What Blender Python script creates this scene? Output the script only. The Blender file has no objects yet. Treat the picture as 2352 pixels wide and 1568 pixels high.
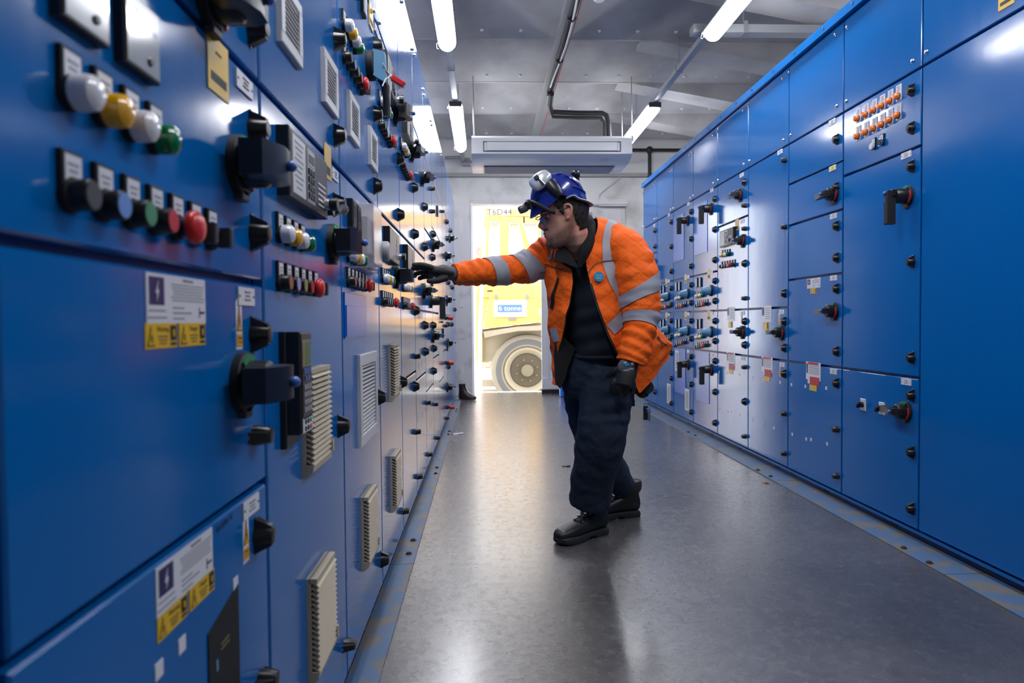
import bpy, bmesh, math, random
from mathutils import Vector, Matrix, noise
LIGHT, SKY, SUNE, EXPO = 19.5, 2.5, 0.0, 1.18
random.seed(7)
C = bpy.context.scene.collection
PI = math.pi
def lin(c):
    return tuple(((x/255)/12.92 if x/255 <= .04045 else ((x/255+.055)/1.055)**2.4) for x in c)

# ------------------------------------------------------------------ camera
F = 1568.0
yaw, pitch, roll = math.radians(2.335), math.radians(1.68), math.radians(.5)
fw = Vector((math.sin(yaw)*math.cos(pitch), math.cos(yaw)*math.cos(pitch), -math.sin(pitch)))
r0 = Vector((math.cos(yaw), -math.sin(yaw), 0)); u0 = r0.cross(fw)
cr = r0*math.cos(roll) - u0*math.sin(roll); cu = u0*math.cos(roll) + r0*math.sin(roll)
CAM = Vector((0, 0, 1.0))
cd = bpy.data.cameras.new('camera'); cam = bpy.data.objects.new('camera', cd); C.objects.link(cam)
M = Matrix((cr, cu, -fw)).transposed().to_4x4(); M.translation = CAM
cam.matrix_world = M
cd.lens = 24; cd.sensor_width = 36; cd.sensor_fit = 'HORIZONTAL'; cd.clip_start = .02
cd.dof.use_dof = True; cd.dof.focus_distance = 3.1; cd.dof.aperture_fstop = 4.5
bpy.context.scene.camera = cam
def ray(px, py):
    return fw + cr*((px-1176)/F) - cu*((py-784)/F)
def at(px, py, Y):                       # point of the place seen at (px,py) at depth Y
    d = ray(px, py); return CAM + d*(Y/d.y)
def onx(px, py, X):                      # point on the plane x = X
    d = ray(px, py); return CAM + d*(X/d.x)

# ------------------------------------------------------------------ materials
MATS = {}
def mat(name, col=(.8,.8,.8), rough=.5, metal=0, spec=.5, emit=None, estr=0, trans=0, bump=None, var=None, coat=0, alpha=1, sheen=0, ior=1.45):
    if name in MATS: return MATS[name]
    m = bpy.data.materials.new(name); m.use_nodes = True; nt = m.node_tree; N = nt.nodes; L = nt.links
    p = N['Principled BSDF']
    p.inputs['Base Color'].default_value = (*col, 1); p.inputs['Roughness'].default_value = rough
    p.inputs['Metallic'].default_value = metal; p.inputs['Specular IOR Level'].default_value = spec
    p.inputs['Transmission Weight'].default_value = trans; p.inputs['Coat Weight'].default_value = coat
    p.inputs['Alpha'].default_value = alpha; p.inputs['IOR'].default_value = ior
    p.inputs['Sheen Weight'].default_value = sheen
    if emit: p.inputs['Emission Color'].default_value = (*emit, 1); p.inputs['Emission Strength'].default_value = estr
    tc = None
    if bump or var: tc = N.new('ShaderNodeTexCoord')
    if var:                              # (scale, second colour, lo, hi)
        n = N.new('ShaderNodeTexNoise'); n.inputs['Scale'].default_value = var[0]; n.inputs['Detail'].default_value = 6
        L.new(tc.outputs['Object'], n.inputs['Vector'])
        r = N.new('ShaderNodeMapRange'); r.inputs['From Min'].default_value = var[2]; r.inputs['From Max'].default_value = var[3]
        L.new(n.outputs['Fac'], r.inputs['Value'])
        x = N.new('ShaderNodeMix'); x.data_type = 'RGBA'; L.new(r.outputs['Result'], x.inputs['Factor'])
        x.inputs['A'].default_value = (*col, 1); x.inputs['B'].default_value = (*var[1], 1)
        L.new(x.outputs['Result'], p.inputs['Base Color'])
    if bump:                             # (scale, strength, distance)
        n = N.new('ShaderNodeTexNoise'); n.inputs['Scale'].default_value = bump[0]; n.inputs['Detail'].default_value = 4
        L.new(tc.outputs['Object'], n.inputs['Vector'])
        b = N.new('ShaderNodeBump'); b.inputs['Strength'].default_value = bump[1]; b.inputs['Distance'].default_value = bump[2]
        L.new(n.outputs['Fac'], b.inputs['Height']); L.new(b.outputs['Normal'], p.inputs['Normal'])
    MATS[name] = m; return m

blue = mat('blue_paint', (.0,.128,.425), .25, spec=.65, bump=(2.3,.12,.01))
def _blue():                             # fine orange-peel and handling marks in the gloss of the enamel
    nt = blue.node_tree; N = nt.nodes; L = nt.links; p = N['Principled BSDF']
    tc = N.new('ShaderNodeTexCoord'); mp = N.new('ShaderNodeMapping'); mp.inputs['Scale'].default_value = (14,14,1.2)
    n = N.new('ShaderNodeTexNoise'); n.inputs['Scale'].default_value = 2; n.inputs['Detail'].default_value = 5
    L.new(tc.outputs['Object'], mp.inputs['Vector']); L.new(mp.outputs['Vector'], n.inputs['Vector'])
    r = N.new('ShaderNodeMapRange'); r.inputs['To Min'].default_value = .10; r.inputs['To Max'].default_value = .17
    L.new(n.outputs['Fac'], r.inputs['Value']); L.new(r.outputs['Result'], p.inputs['Roughness'])
_blue()
blue_sheet = mat('blue_cover_sheet', (.006,.12,.56), .22)
gap_blue = mat('blue_carcass_paint', (.003,.05,.22), .4)
plinth_blue = mat('plinth_blue', (.005,.04,.15), .45, var=(6,(.02,.04,.08),.45,.7))
black = mat('black_plastic', (.012,.012,.014), .32, bump=(300,.1,.001))
blackm = mat('black_matt', (.012,.012,.013), .6)
darkgrey = mat('dark_grey_plastic', (.045,.045,.05), .45)
grey = mat('grey_plastic', (.33,.33,.34), .4)
lgrey = mat('light_grey_plastic', (.62,.62,.63), .4)
white = mat('white_plastic', (.78,.78,.8), .35)
paper = mat('white_label', (.72,.72,.76), .35)
ink = mat('printed_ink', (.03,.03,.04), .6)
greyink = mat('grey_ink', (.25,.25,.28), .6)
purple = mat('navy_print', (.03,.025,.11), .4)
yellow = mat('yellow_label', (.78,.47,.01), .35)
amberprint = mat('amber_print', (.85,.38,.01), .4)
redprint = mat('red_print', (.5,.02,.03), .4)
green = mat('green_plastic', (.01,.25,.1), .4)
greenface = mat('green_button', (.05,.25,.12), .4)
blueface = mat('light_blue_button', (.12,.28,.62), .4)
tipblue = mat('blue_knob', (.04,.12,.42), .3)
red = mat('red_plastic', (.62,.02,.02), .3)
redface = mat('red_button', (.55,.03,.04), .4)
brownface = mat('brown_button', (.28,.1,.04), .4)
oliveface = mat('olive_button', (.25,.24,.08), .4)
lilacface = mat('lilac_button', (.32,.32,.62), .4)
lens_w = mat('white_lens', (.75,.74,.78), .15, coat=.6)
lens_y = mat('amber_lens', (.8,.4,.0), .12, coat=.6)
lens_g = mat('green_lens', (.0,.16,.03), .1, coat=.6)
lens_o = mat('orange_lens', (.95,.2,.01), .15, coat=.5)
skyblue = mat('pale_blue_handle', (.12,.28,.44), .35)
beige = mat('beige_plastic', (.50,.43,.31), .5, bump=(60,.1,.002))
chrome = mat('steel', (.6,.6,.62), .22, 1)
steel = mat('dull_steel', (.35,.35,.36), .45, .8)
ruststeel = mat('rusty_bolt', (.06,.045,.04), .6, .3)
glass = mat('clear_glass', (.95,.97,.98), .03, trans=1)
plastic = mat('clear_plastic', (.85,.86,.9), .12, trans=.75, alpha=.6)
meterface = mat('meter_face', (.42,.45,.5), .12, coat=1)
screen = mat('green_screen', (.02,.12,.03), .2)
buff = mat('buff_panel', (.38,.34,.31), .4)
concrete = mat('pale_concrete', (.37,.36,.355), .8, var=(3,(.27,.26,.255),.45,.75), bump=(40,.25,.004))
wallmat = mat('painted_block_wall', (.66,.65,.64), .75, var=(2.5,(.42,.41,.395),.5,.75), bump=(20,.25,.004))
metalgrey = mat('grey_galvanised', (.32,.33,.34), .4, .4)
whitemetal = mat('white_enamel', (.86,.86,.87), .25)
steelplate = mat('worn_blue_strip', (.075,.135,.24), .45, var=(9,(.15,.14,.135),.48,.56))

# ------------------------------------------------------------------ mesh builder
class MB:
    def __init__(s): s.v=[]; s.f=[]; s.mi=[]; s.m=[]
    def idx(s, m):
        if m not in s.m: s.m.append(m)
        return s.m.index(m)
    def add(s, vs, fs, m, T=None):
        b=len(s.v); k=s.idx(m)
        s.v += [tuple(T@Vector(p)) if T else tuple(p) for p in vs]
        for f in fs: s.f.append([i+b for i in f]); s.mi.append(k)
        return s
    def box(s, c, d, m, T=None, ch=0):
        x,y,z=c; a,b,e=d[0]/2,d[1]/2,d[2]/2
        if ch:
            vs=[];fs=[]
            for (yy,k) in ((y-b,ch),(y-b+ch,0),(y+b,0)):
                vs += [(x-a+k,yy,z-e+k),(x+a-k,yy,z-e+k),(x+a-k,yy,z+e-k),(x-a+k,yy,z+e-k)]
            fs=[(0,1,2,3)]
            for r in (0,4):
                for i in range(4): j=(i+1)%4; fs.append((r+i,r+4+i,r+4+j,r+j))
            fs.append((11,10,9,8))
            return s.add(vs,fs,m,T)
        vs=[(x-a,y-b,z-e),(x+a,y-b,z-e),(x+a,y+b,z-e),(x-a,y+b,z-e),(x-a,y-b,z+e),(x+a,y-b,z+e),(x+a,y+b,z+e),(x-a,y+b,z+e)]
        return s.add(vs,[(3,2,1,0),(4,5,6,7),(0,1,5,4),(1,2,6,5),(2,3,7,6),(3,0,4,7)],m,T)
    def loft(s, rings, m, cap0=True, cap1=True, closed=True, T=None):
        n=len(rings[0]); vs=[p for r in rings for p in r]; fs=[]
        for i in range(len(rings)-1):
            for j in range(n if closed else n-1):
                k=(j+1)%n; fs.append((i*n+j,i*n+k,(i+1)*n+k,(i+1)*n+j))
        if cap0: fs.append(tuple(range(n-1,-1,-1)))
        if cap1: fs.append(tuple((len(rings)-1)*n+j for j in range(n)))
        return s.add(vs,fs,m,T)
    def cyl(s, p0, p1, r, m, r1=None, n=20, T=None):
        return s.tube([p0,p1],[r, r if r1 is None else r1],m,n,T=T)
    def lathe(s, prof, m, axis='y', n=24, T=None, c=(0,0,0), cap=True):     # profile (r, h) along -y
        rings=[]
        for r,h in prof:
            rings.append([(c[0]+r*math.cos(2*PI*j/n), c[1]-h, c[2]+r*math.sin(2*PI*j/n)) if axis=='y' else (c[0]+r*math.cos(2*PI*j/n), c[1]+r*math.sin(2*PI*j/n), c[2]+h) for j in range(n)])
        return s.loft(rings,m,cap,cap,T=T)
    def tube(s, path, rad, m, n=12, T=None, cap=True, fn=None, flat=1):
        P=[Vector(p) for p in path]
        if not isinstance(rad,(list,tuple)): rad=[rad]*len(P)
        rings=[]; nx=None
        for i,p in enumerate(P):
            t=(P[min(i+1,len(P)-1)]-P[max(i-1,0)]).normalized()
            if nx is None:
                nx=t.cross(Vector((0,0,1)))
                if nx.length<.1: nx=Vector((1,0,0))
            nx=(nx-t*nx.dot(t)).normalized(); ny=t.cross(nx)
            rg=[]
            for j in range(n):
                a=2*PI*j/n; k=rad[i]*(fn(i/(len(P)-1),a,p) if fn else 1)
                rg.append(tuple(p+nx*math.cos(a)*k+ny*math.sin(a)*k*flat))
            rings.append(rg)
        return s.loft(rings,m,cap,cap,T=T)
    def ball(s, c, r, m, n=14, T=None):
        if not isinstance(r,(list,tuple)): r=(r,r,r)
        rings=[]
        for i in range(1,n):
            a=-PI/2+PI*i/n
            rings.append([(c[0]+r[0]*math.cos(a)*math.cos(2*PI*j/n/1), c[1]+r[1]*math.cos(a)*math.sin(2*PI*j/n), c[2]+r[2]*math.sin(a)) for j in range(n)])
        return s.loft(rings,m,T=T)
    def prism(s, poly, d0, d1, m, T=None):      # poly in (x,z), from y=d0 (front) to y=d1
        n=len(poly); vs=[(x,d0,z) for x,z in poly]+[(x,d1,z) for x,z in poly]
        fs=[tuple(range(n)),tuple(range(2*n-1,n-1,-1))]+[(i,i+n,(i+1)%n+n,(i+1)%n) for i in range(n)]
        return s.add(vs,fs,m,T)
    def text(s, txt, size, m, c=(0,0,0), T=None, align='CENTER', sx=1):
        cu_=bpy.data.curves.new('t','FONT'); cu_.body=txt; cu_.size=size; cu_.align_x=align; cu_.align_y='CENTER'; cu_.extrude=size*.01
        o=bpy.data.objects.new('t',cu_); me=bpy.data.meshes.new_from_object(o)
        vs=[(c[0]+v.co.x*sx,c[1]-v.co.z,c[2]+v.co.y) for v in me.vertices]; fs=[tuple(p.vertices) for p in me.polygons]
        s.add(vs,fs,m,T); bpy.data.objects.remove(o); bpy.data.curves.remove(cu_); bpy.data.meshes.remove(me); return s
    def mesh(s, name, smooth=True):
        me=bpy.data.meshes.new(name); me.from_pydata(s.v,[],s.f)
        for m in s.m: me.materials.append(m)
        me.polygons.foreach_set('material_index',s.mi)
        bm=bmesh.new(); bm.from_mesh(me); bmesh.ops.recalc_face_normals(bm,faces=bm.faces); bm.to_mesh(me); bm.free(); me.update()
        if smooth:
            me.polygons.foreach_set('use_smooth',[True]*len(s.f))
            try: me.set_sharp_from_angle(angle=math.radians(35))
            except Exception: pass
        return me
def link(name, me, parent=None, loc=None, rot=None):
    o=bpy.data.objects.new(name,me); C.objects.link(o)
    if parent: o.parent=parent
    if loc is not None: o.location=loc
    if rot is not None: o.rotation_euler=rot
    return o
def part(name, mb, parent=None, loc=None, rot=None, label=None):
    o=link(name,mb.mesh(name),parent,loc,rot)
    if label: o['label']=label
    return o
def tag(o,label,cat,group=None):
    o['label']=label; o['category']=cat
    if group: o['group']=group
    return o
def thing(name,label,cat,loc=(0,0,0),rz=0,group=None):
    return tag(link(name,None,None,loc,(0,0,rz)),label,cat,group)
def struct(name,mb,**k):
    o=part(name,mb,**k)
    if not k.get('parent'): o['kind']='structure'
    return o

# ------------------------------------------------------------------ room
DL, DR, W = .374, 1.911, .64
ZC = 3.45
fm = mat('grey_floor_paint', (.05,.05,.052), .4)
def _floor():
    nt=fm.node_tree; N=nt.nodes; L=nt.links; p=N['Principled BSDF']; tc=N.new('ShaderNodeTexCoord')
    def ns(sc,det,ro=.6):
        n=N.new('ShaderNodeTexNoise'); n.inputs['Scale'].default_value=sc; n.inputs['Detail'].default_value=det; n.inputs['Roughness'].default_value=ro
        L.new(tc.outputs['Object'],n.inputs['Vector']); return n
    def mr(src,a,b,c,d):
        r=N.new('ShaderNodeMapRange'); L.new(src,r.inputs['Value'])
        for k,v in zip(('From Min','From Max','To Min','To Max'),(a,b,c,d)): r.inputs[k].default_value=v
        return r.outputs['Result']
    big=ns(1.6,5); mid=ns(22,7,.75); fine=ns(110,5,.8)
    mx=N.new('ShaderNodeMix'); mx.data_type='RGBA'; L.new(mr(big.outputs['Fac'],.35,.7,0,1),mx.inputs['Factor'])
    mx.inputs['A'].default_value=(.062,.058,.056,1); mx.inputs['B'].default_value=(.115,.106,.10,1)
    sc=N.new('ShaderNodeMix'); sc.data_type='RGBA'; L.new(mr(fine.outputs['Fac'],.60,.75,0,.30),sc.inputs['Factor'])
    L.new(mx.outputs['Result'],sc.inputs['A']); sc.inputs['B'].default_value=(.22,.21,.21,1)
    L.new(sc.outputs['Result'],p.inputs['Base Color'])
    L.new(mr(mid.outputs['Fac'],.35,.62,.12,.33),p.inputs['Roughness']); p.inputs['Specular IOR Level'].default_value=1.0
    ad=N.new('ShaderNodeMath'); ad.operation='MULTIPLY_ADD'; L.new(fine.outputs['Fac'],ad.inputs[0]); ad.inputs[1].default_value=.35; L.new(mid.outputs['Fac'],ad.inputs[2])
    b=N.new('ShaderNodeBump'); b.inputs['Strength'].default_value=.28; b.inputs['Distance'].default_value=.005
    L.new(ad.outputs[0],b.inputs['Height']); L.new(b.outputs['Normal'],p.inputs['Normal'])
_floor()
fp=fm.node_tree.nodes['Principled BSDF']; fp.inputs['Coat Weight'].default_value=.55; fp.inputs['Coat Roughness'].default_value=.2
struct('floor', MB().box((.9,3.2,-.05),(4.6,12.8,.1),fm))
struct('wall_left', MB().box((-1.2,3.2,2.0),(.1,12.6,4.0),wallmat))
struct('wall_right', MB().box((3.05,3.2,2.0),(.1,12.6,4.0),wallmat))
struct('wall_front', MB().box((.92,-3.15,2.0),(4.4,.1,4.0),wallmat))
# far wall with the doorway (x -.14 .. 1.98, z to 2.62)
YB=9.42
m=MB()
for (x0,x1,z0,z1) in ((-1.25,-.14,0,4.05),(1.98,3.1,0,4.05),(-.14,1.98,2.62,4.05)):
    m.box(((x0+x1)/2,YB+.12,(z0+z1)/2),(x1-x0,.24,z1-z0),wallmat)
m.box((.92,YB-.03,3.0),(4.1,.06,.05),concrete)
struct('wall_back',m)
m=MB()     # concrete ceiling planks: soffit, deep ribs across the room, haunches and bolts
m.box((.92,3.2,4.03),(4.4,12.8,.1),concrete)
for i in range(-7,4):
    y=5.99+i*1.06
    m.add([(-1.2,y,ZC),(3.05,y,ZC),(3.05,y-1.0,3.80),(-1.2,y-1.0,3.80),(-1.2,y,3.98),(3.05,y,3.98),(3.05,y-1.0,3.98),(-1.2,y-1.0,3.98)],
          [(0,1,2,3),(7,6,5,4),(0,4,5,1),(1,5,6,2),(2,6,7,3),(3,7,4,0)],concrete)
    m.box((.92,y+.012,ZC+.02),(4.24,.024,.05),concrete)
    if i<3: m.prism([(1.42,ZC+.02),(3.04,ZC-.27),(3.04,ZC+.3),(1.42,ZC+.3)],y+.02,y+.30,concrete)
    for j in range(12):
        m.lathe([(.017,0),(.015,.014),(.006,.016)],wallmat,n=8,c=(-1.0+j*.335+.05*(i%2),y-.09,ZC+.035))
struct('ceiling',m)
# floor trims with bolts
def strip(name,x0,x1,y0,y1,bx,labelled):
    m=MB(); y=y0
    while y<y1:
        e=min(y+1.55,y1); m.box(((x0+x1)/2,(y+e)/2-.001,.003),(x1-x0,e-y-.004,.006),steelplate); y=e
    o=struct(name,m)
    y=y0+.12; k=0
    while y<y1-.1:
        b=MB().lathe([(.015,0),(.015,.003),(.010,.0035),(.009,.009),(.004,.010)],ruststeel,axis='z',n=6)
        part('bolt',b,o,(bx+random.uniform(-.008,.008),y,.006),(0,0,random.random()*3))
        k+=1; y+= .18 if k%2 else 1.37
    return o
strip('trim_1',-DL-.02,-.3015,-.3,9.0,-.325,'')
strip('trim_2',1.773,DR+.05,1.0,8.6,1.80,'')
# ------------------------------------------------------------------ devices (front faces -y, origin on the door face)
_cache={}
def holder(m):                           # black legend holder with white insert, round base below
    m.box((0,-.003,.0225),(.031,.006,.033),blackm,ch=.001)
    m.box((0,-.0062,.0235),(.025,.001,.024),paper)
    for k in range(2): m.box((0,-.0069,.027-k*.006),(.016-k*.004,.0005,.0022),greyink)
    m.lathe([(.0165,0),(.0165,.007),(.015,.009)],blackm)
def isobase(m):
    m.lathe([(.046,0),(.046,.012),(.044,.014)],blackm,n=32); m.box((0,-.007,-.045),(.030,.014,.016),darkgrey,ch=.002)
    def arc(a0,a1,mm,h):
        n=10; o=[(.0435*math.cos(a0+(a1-a0)*i/n),.0435*math.sin(a0+(a1-a0)*i/n)) for i in range(n+1)]; q=[(.034*math.cos(a0+(a1-a0)*i/n),.034*math.sin(a0+(a1-a0)*i/n)) for i in range(n,-1,-1)]
        k=len(o)
        for i in range(n):
            m.prism([o[i],o[i+1],q[n-1-i],q[n-i]],-h,-.013,mm)
    arc(1.1,2.3,green,.0175); arc(-.9,.5,redface,.0165)
def build(kind):
    m=MB()
    if kind.startswith('pilot'):
        holder(m); L={'w':lens_w,'y':lens_y,'g':lens_g}[kind[-1]]
        m.lathe([(.0150,.008),(.0168,.010),(.0168,.020),(.0155,.026),(.011,.030),(.004,.0315)],L,n=28)
    elif kind.startswith('button'):
        holder(m); col={'k':darkgrey,'b':blueface,'g':greenface,'r':redface,'n':brownface,'o':oliveface,'l':lilacface}[kind[-1]]
        m.lathe([(.0145,.008),(.0145,.022),(.0135,.0235)],black); m.lathe([(.0125,.023),(.0125,.0245)],col)
    elif kind=='mushroom':
        holder(m); m.lathe([(.011,.008),(.011,.018)],black)
        m.lathe([(.013,.018),(.0195,.021),(.0205,.025),(.019,.030),(.014,.034),(.004,.0355)],red,n=28)
    elif kind=='selector':
        holder(m); m.lathe([(.0135,.008),(.0125,.018)],black); m.box((0,-.024,0),(.009,.016,.027),darkgrey,ch=.002)
    elif kind=='meter':
        m.box((0,-.006,0),(.076,.012,.078),black,ch=.002); m.box((0,-.0123,0),(.069,.001,.071),meterface)
        m.box((.0,-.0128,.018),(.05,.0004,.002),greyink,T=Matrix.Rotation(.25,4,'Y'))
        m.lathe([(.005,.0125),(.004,.0155)],black,c=(.012,0,-.022),n=12)
    elif kind=='smallmeter':
        m.box((0,-.006,0),(.05,.012,.085),black,ch=.002); m.box((0,-.0123,0),(.04,.001,.072),lgrey)
        m.box((0,-.013,0),(.004,.001,.06),greyink)
    elif kind=='darkmeter':
        m.box((0,-.008,0),(.060,.016,.078),black,ch=.003); m.box((0,-.0163,0),(.048,.001,.062),darkgrey)
        m.box((0,-.0168,.006),(.036,.001,.03),blackm)
    elif kind=='latch':                  # tapered wing knob
        m.lathe([(.017,0),(.0165,.006),(.0135,.026),(.012,.029),(.005,.0295)],black,n=16)
        a,b,w,v=.029,.0165,.0085,.0065
        m.add([(-w,0,-a),(w,0,-a),(w,0,a),(-w,0,a),(-v,-.027,-b),(v,-.027,-b),(v,-.027,b),(-v,-.027,b)],
              [(0,1,2,3),(7,6,5,4),(4,5,1,0),(5,6,2,1),(6,7,3,2),(7,4,0,3)],black)
        m.box((0,-.001,0),(.006,.002,.062),steel)
    elif kind=='screw':
        m.lathe([(.0105,0),(.0105,.002),(.0085,.0025),(.0075,.008),(.003,.010)],chrome,n=12)
    elif kind in ('isolator','isolatorthick'):               # arm towards +x
        isobase(m); m.lathe([(.034,.016),(.033,.045),(.028,.050)],black,n=28)
        pl=[(.032,.018),(.032,.056),(.020,.076),(-.016,.078),(-.050,.066),(-.066,.060),(-.066,.026),(-.040,.022),(-.032,.018)]; tz=.026 if kind=='isolatorthick' else .014
        if kind=='isolator': pl[4:7]=[(-.055,.066),(-.105,.062),(-.105,.042)]
        k=len(pl); m.add([(x,-y,-tz) for x,y in pl]+[(x,-y,tz) for x,y in pl],[tuple(range(k)),tuple(range(2*k-1,k-1,-1))]+[(i,i+k,(i+1)%k+k,(i+1)%k) for i in range(k)],black)
        m.ball((.004,-.082,0),.0085,tipblue)
    elif kind=='isolatordown':
        isobase(m); m.lathe([(.034,.016),(.033,.06),(.030,.066)],black,n=28)
        m.box((0,-.085,-.052),(.030,.040,.15),blackm,ch=.004); m.ball((0,-.107,.012),.0085,tipblue); m.box((0,-.07,.012),(.04,.03,.028),black,ch=.003)
        m.box((0,-.106,-.018),(.006,.002,.02),tipblue)
    elif kind=='blueisolator':
        m.lathe([(.048,0),(.048,.010),(.044,.016)],blackm,n=28)
        m.lathe([(.043,.014),(.040,.022),(.026,.070),(.019,.086),(.006,.088)],skyblue,n=28)
        m.box((0,-.060,0),(.012,.06,.048),skyblue,ch=.003)
    elif kind=='bluepistol':
        m.lathe([(.048,0),(.048,.020),(.044,.024)],blackm,n=28)
        m.add([(-.03,-.022,-.04),(.03,-.022,-.04),(.03,-.022,.045),(-.03,-.022,.045),(-.022,-.062,-.062),(.022,-.062,-.062),(.018,-.058,.040),(-.018,-.058,.040)],
              [(0,1,2,3),(7,6,5,4),(4,5,1,0),(5,6,2,1),(6,7,3,2),(7,4,0,3)],skyblue)
        m.tube([(0,-.04,-.03),(0,-.056,-.07),(0,-.06,-.11),(0,-.06,-.165)],[.014,.013,.012,.012],black,10)
        m.box((0,-.068,-.155),(.02,.01,.03),darkgrey)
    elif kind=='redknob':
        m.lathe([(.02,0),(.02,.012),(.014,.013),(.014,.03)],blackm); m.lathe([(.017,.028),(.022,.032),(.022,.07),(.018,.075)],red,n=20)
    elif kind=='cam':
        m.box((0,-.003,0),(.045,.006,.060),lgrey,ch=.002); m.lathe([(.015,.006),(.013,.022)],black); m.box((0,-.028,0),(.012,.016,.032),black,ch=.002,T=Matrix.Rotation(.7,4,'Y'))
    elif kind=='orangelamp':
        m.box((0,-.0015,.016),(.040,.003,.072),paper)
        for k in range(4): m.box((0,-.0035,.044-k*.0075),(.026-(k%2)*.008,.0006,.003),greyink)
        m.lathe([(.016,0),(.016,.006)],blackm); m.lathe([(.0145,.006),(.0155,.009),(.0155,.018),(.013,.023),(.004,.025)],lens_o)
    elif kind in('whitebutton','darkbutton'):
        holder(m); m.lathe([(.0165,.008),(.0175,.014),(.0165,.018)],chrome if kind=='darkbutton' else lgrey)
        m.lathe([(.0145,.018),(.0145,.020)],blackm if kind=='darkbutton' else lgrey)
    elif kind=='keyswitch':
        m.lathe([(.013,0),(.013,.012),(.010,.016)],chrome); m.lathe([(.014,.016),(.014,.030)],black)
        m.box((0,-.036,0),(.004,.014,.006),steel); m.lathe([(.012,-.0015),(.012,.0015)],chrome,c=(0,0,0),T=Matrix.Translation((0,-.052,0))@Matrix.Rotation(PI/2,4,'Z'))
    elif kind=='square':
        m.box((0,-.0006,0),(.013,.0012,.013),paper)
    elif kind=='tick':
        m.box((0,-.0006,0),(.005,.0012,.028),paper)
    elif kind=='warn':                   # small white tag with warning triangle
        m.prism([(-.0125,-.04),(.0125,-.04),(.0125,.04),(-.004,.04),(-.0125,.03)],-.0008,0,paper)
        m.prism([(-.0105,-.012),(.0105,-.012),(0,.028)],-.0014,-.0007,ink); m.prism([(-.0082,-.0105),(.0082,-.0105),(0,.0235)],-.002,-.0012,amberprint)
        m.prism([(-.001,-.006),(.0025,.004),(.0005,.004),(.0015,.012),(-.003,.002),(-.0008,.002)],-.0026,-.0018,ink)
        m.box((0,-.0014,-.026),(.021,.0008,.019),amberprint); m.text('Danger',.006,ink,(0,-.002,-.022)); m.text('415 volts',.0045,ink,(0,-.002,-.029))
    elif kind.startswith('nameplate'):
        m.box((0,-.0015,0),(.072,.003,.028),paper)
        if kind.endswith('y'): m.box((.003,-.0033,0),(.046,.0006,.021),mat('bright_yellow_tape',(.9,.75,.0),.4))
        for sx in(-1,1): m.lathe([(.0022,.003),(.0018,.0038)],ink,n=8,c=(sx*.031,0,0))
        for k in range(3): m.box((.002,-.004,.007-k*.006),(.026-(k%2)*.008,.0006,.0022),greyink)
    elif kind=='cover':                  # raised blue cover plate
        m.box((0,-.002,0),(.36,.004,.44),blue_sheet,ch=.001)
    elif kind=='greyvent' or kind=='bigvent':
        w,h=(.145,.127) if kind=='greyvent' else (.32,.275)
        t=.022 if kind=='greyvent' else .035
        m.box((0,-.0055,h/2-t/2),(w,.011,t),lgrey,ch=.002); m.box((0,-.0055,-h/2+t/2),(w,.011,t),lgrey,ch=.002)
        for sx in(-1,1): m.box((sx*(w/2-t/2),-.0055,0),(t,.011,h-2*t),lgrey)
        m.box((0,-.001,0),(w-2*t,.002,h-2*t),blackm)
        n=9 if kind=='greyvent' else 17; H=h-2*t
        for i in range(n):
            z=-H/2+(i+.5)*H/n
            m.add([(-w/2+t,-.002,z+.15*H/n),(w/2-t,-.002,z+.15*H/n),(w/2-t,-.008,z-.20*H/n),(-w/2+t,-.008,z-.20*H/n),(-w/2+t,-.002,z+.32*H/n),(w/2-t,-.002,z+.32*H/n),(w/2-t,-.0085,z-.02*H/n),(-w/2+t,-.0085,z-.02*H/n)],
                  [(0,1,2,3),(7,6,5,4),(0,4,5,1),(1,5,6,2),(2,6,7,3),(3,7,4,0)],lgrey)
    elif kind=='smallvent':
        w,h=.11,.17
        m.box((0,-.003,0),(w,.006,h),lgrey,ch=.002); m.box((0,-.0062,0),(w*.55,.001,h*.8),blackm)
        for i in range(10): m.box((0,-.007,-h*.36+i*h*.08),(w*.55,.003,h*.04),lgrey)
    elif kind=='beigevent':              # saw-tooth louvre standing proud of the door
        w,h,n=.172,.224,17
        m.box((0,-.004,0),(w,.008,h),beige)
        H=h-.034; zb=-h/2+.026
        for i in range(n):
            z=zb+i*H/n; s=H/n; a=w/2-.002
            poly=[(z+s*1.02,-.008),(z+s*.75,-.010),(z-s*.02,-.024),(z+s*.12,-.026),(z+s*1.1,-.012)]
            vs=[(-a,y,zz) for zz,y in poly]+[(a,y,zz) for zz,y in poly]
            m.add(vs,[(0,1,2,3,4),(9,8,7,6,5)]+[(k,k+5,(k+1)%5+5,(k+1)%5) for k in range(5)],beige)
        m.add([(-w/2,-.008,-h/2),(w/2,-.008,-h/2),(w/2,-.022,-h/2+.012),(-w/2,-.022,-h/2+.012),(w/2,-.024,-h/2+.027),(-w/2,-.024,-h/2+.027),(w/2,-.006,-h/2+.027),(-w/2,-.006,-h/2+.027)],
              [(0,1,2,3),(3,2,4,5),(5,4,6,7),(0,3,5,7),(1,6,4,2),(0,7,6,1)],beige)
        m.box((0,-.013,h/2-.005),(w,.018,.010),beige)
        m.box((w/2-.006,-.02,-h/2+.04),(.012,.016,.026),beige)
    elif kind=='panel':                  # motor control unit with printed fascia
        w,h,t=.30,.128,.024
        m.box((0,-t/2,0),(w,t,h),black,ch=.002)
        m.box((0,-t-.0002,0),(w-.012,.001,h-.012),darkgrey); m.box((-.088,-t-.001,0),(.09,.001,h-.02),lgrey)
        for k in range(9): m.box((-.09,-t-.0018,.043-k*.0105),(.06-(k*7%3)*.012,.0006,.002),greyink)
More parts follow.
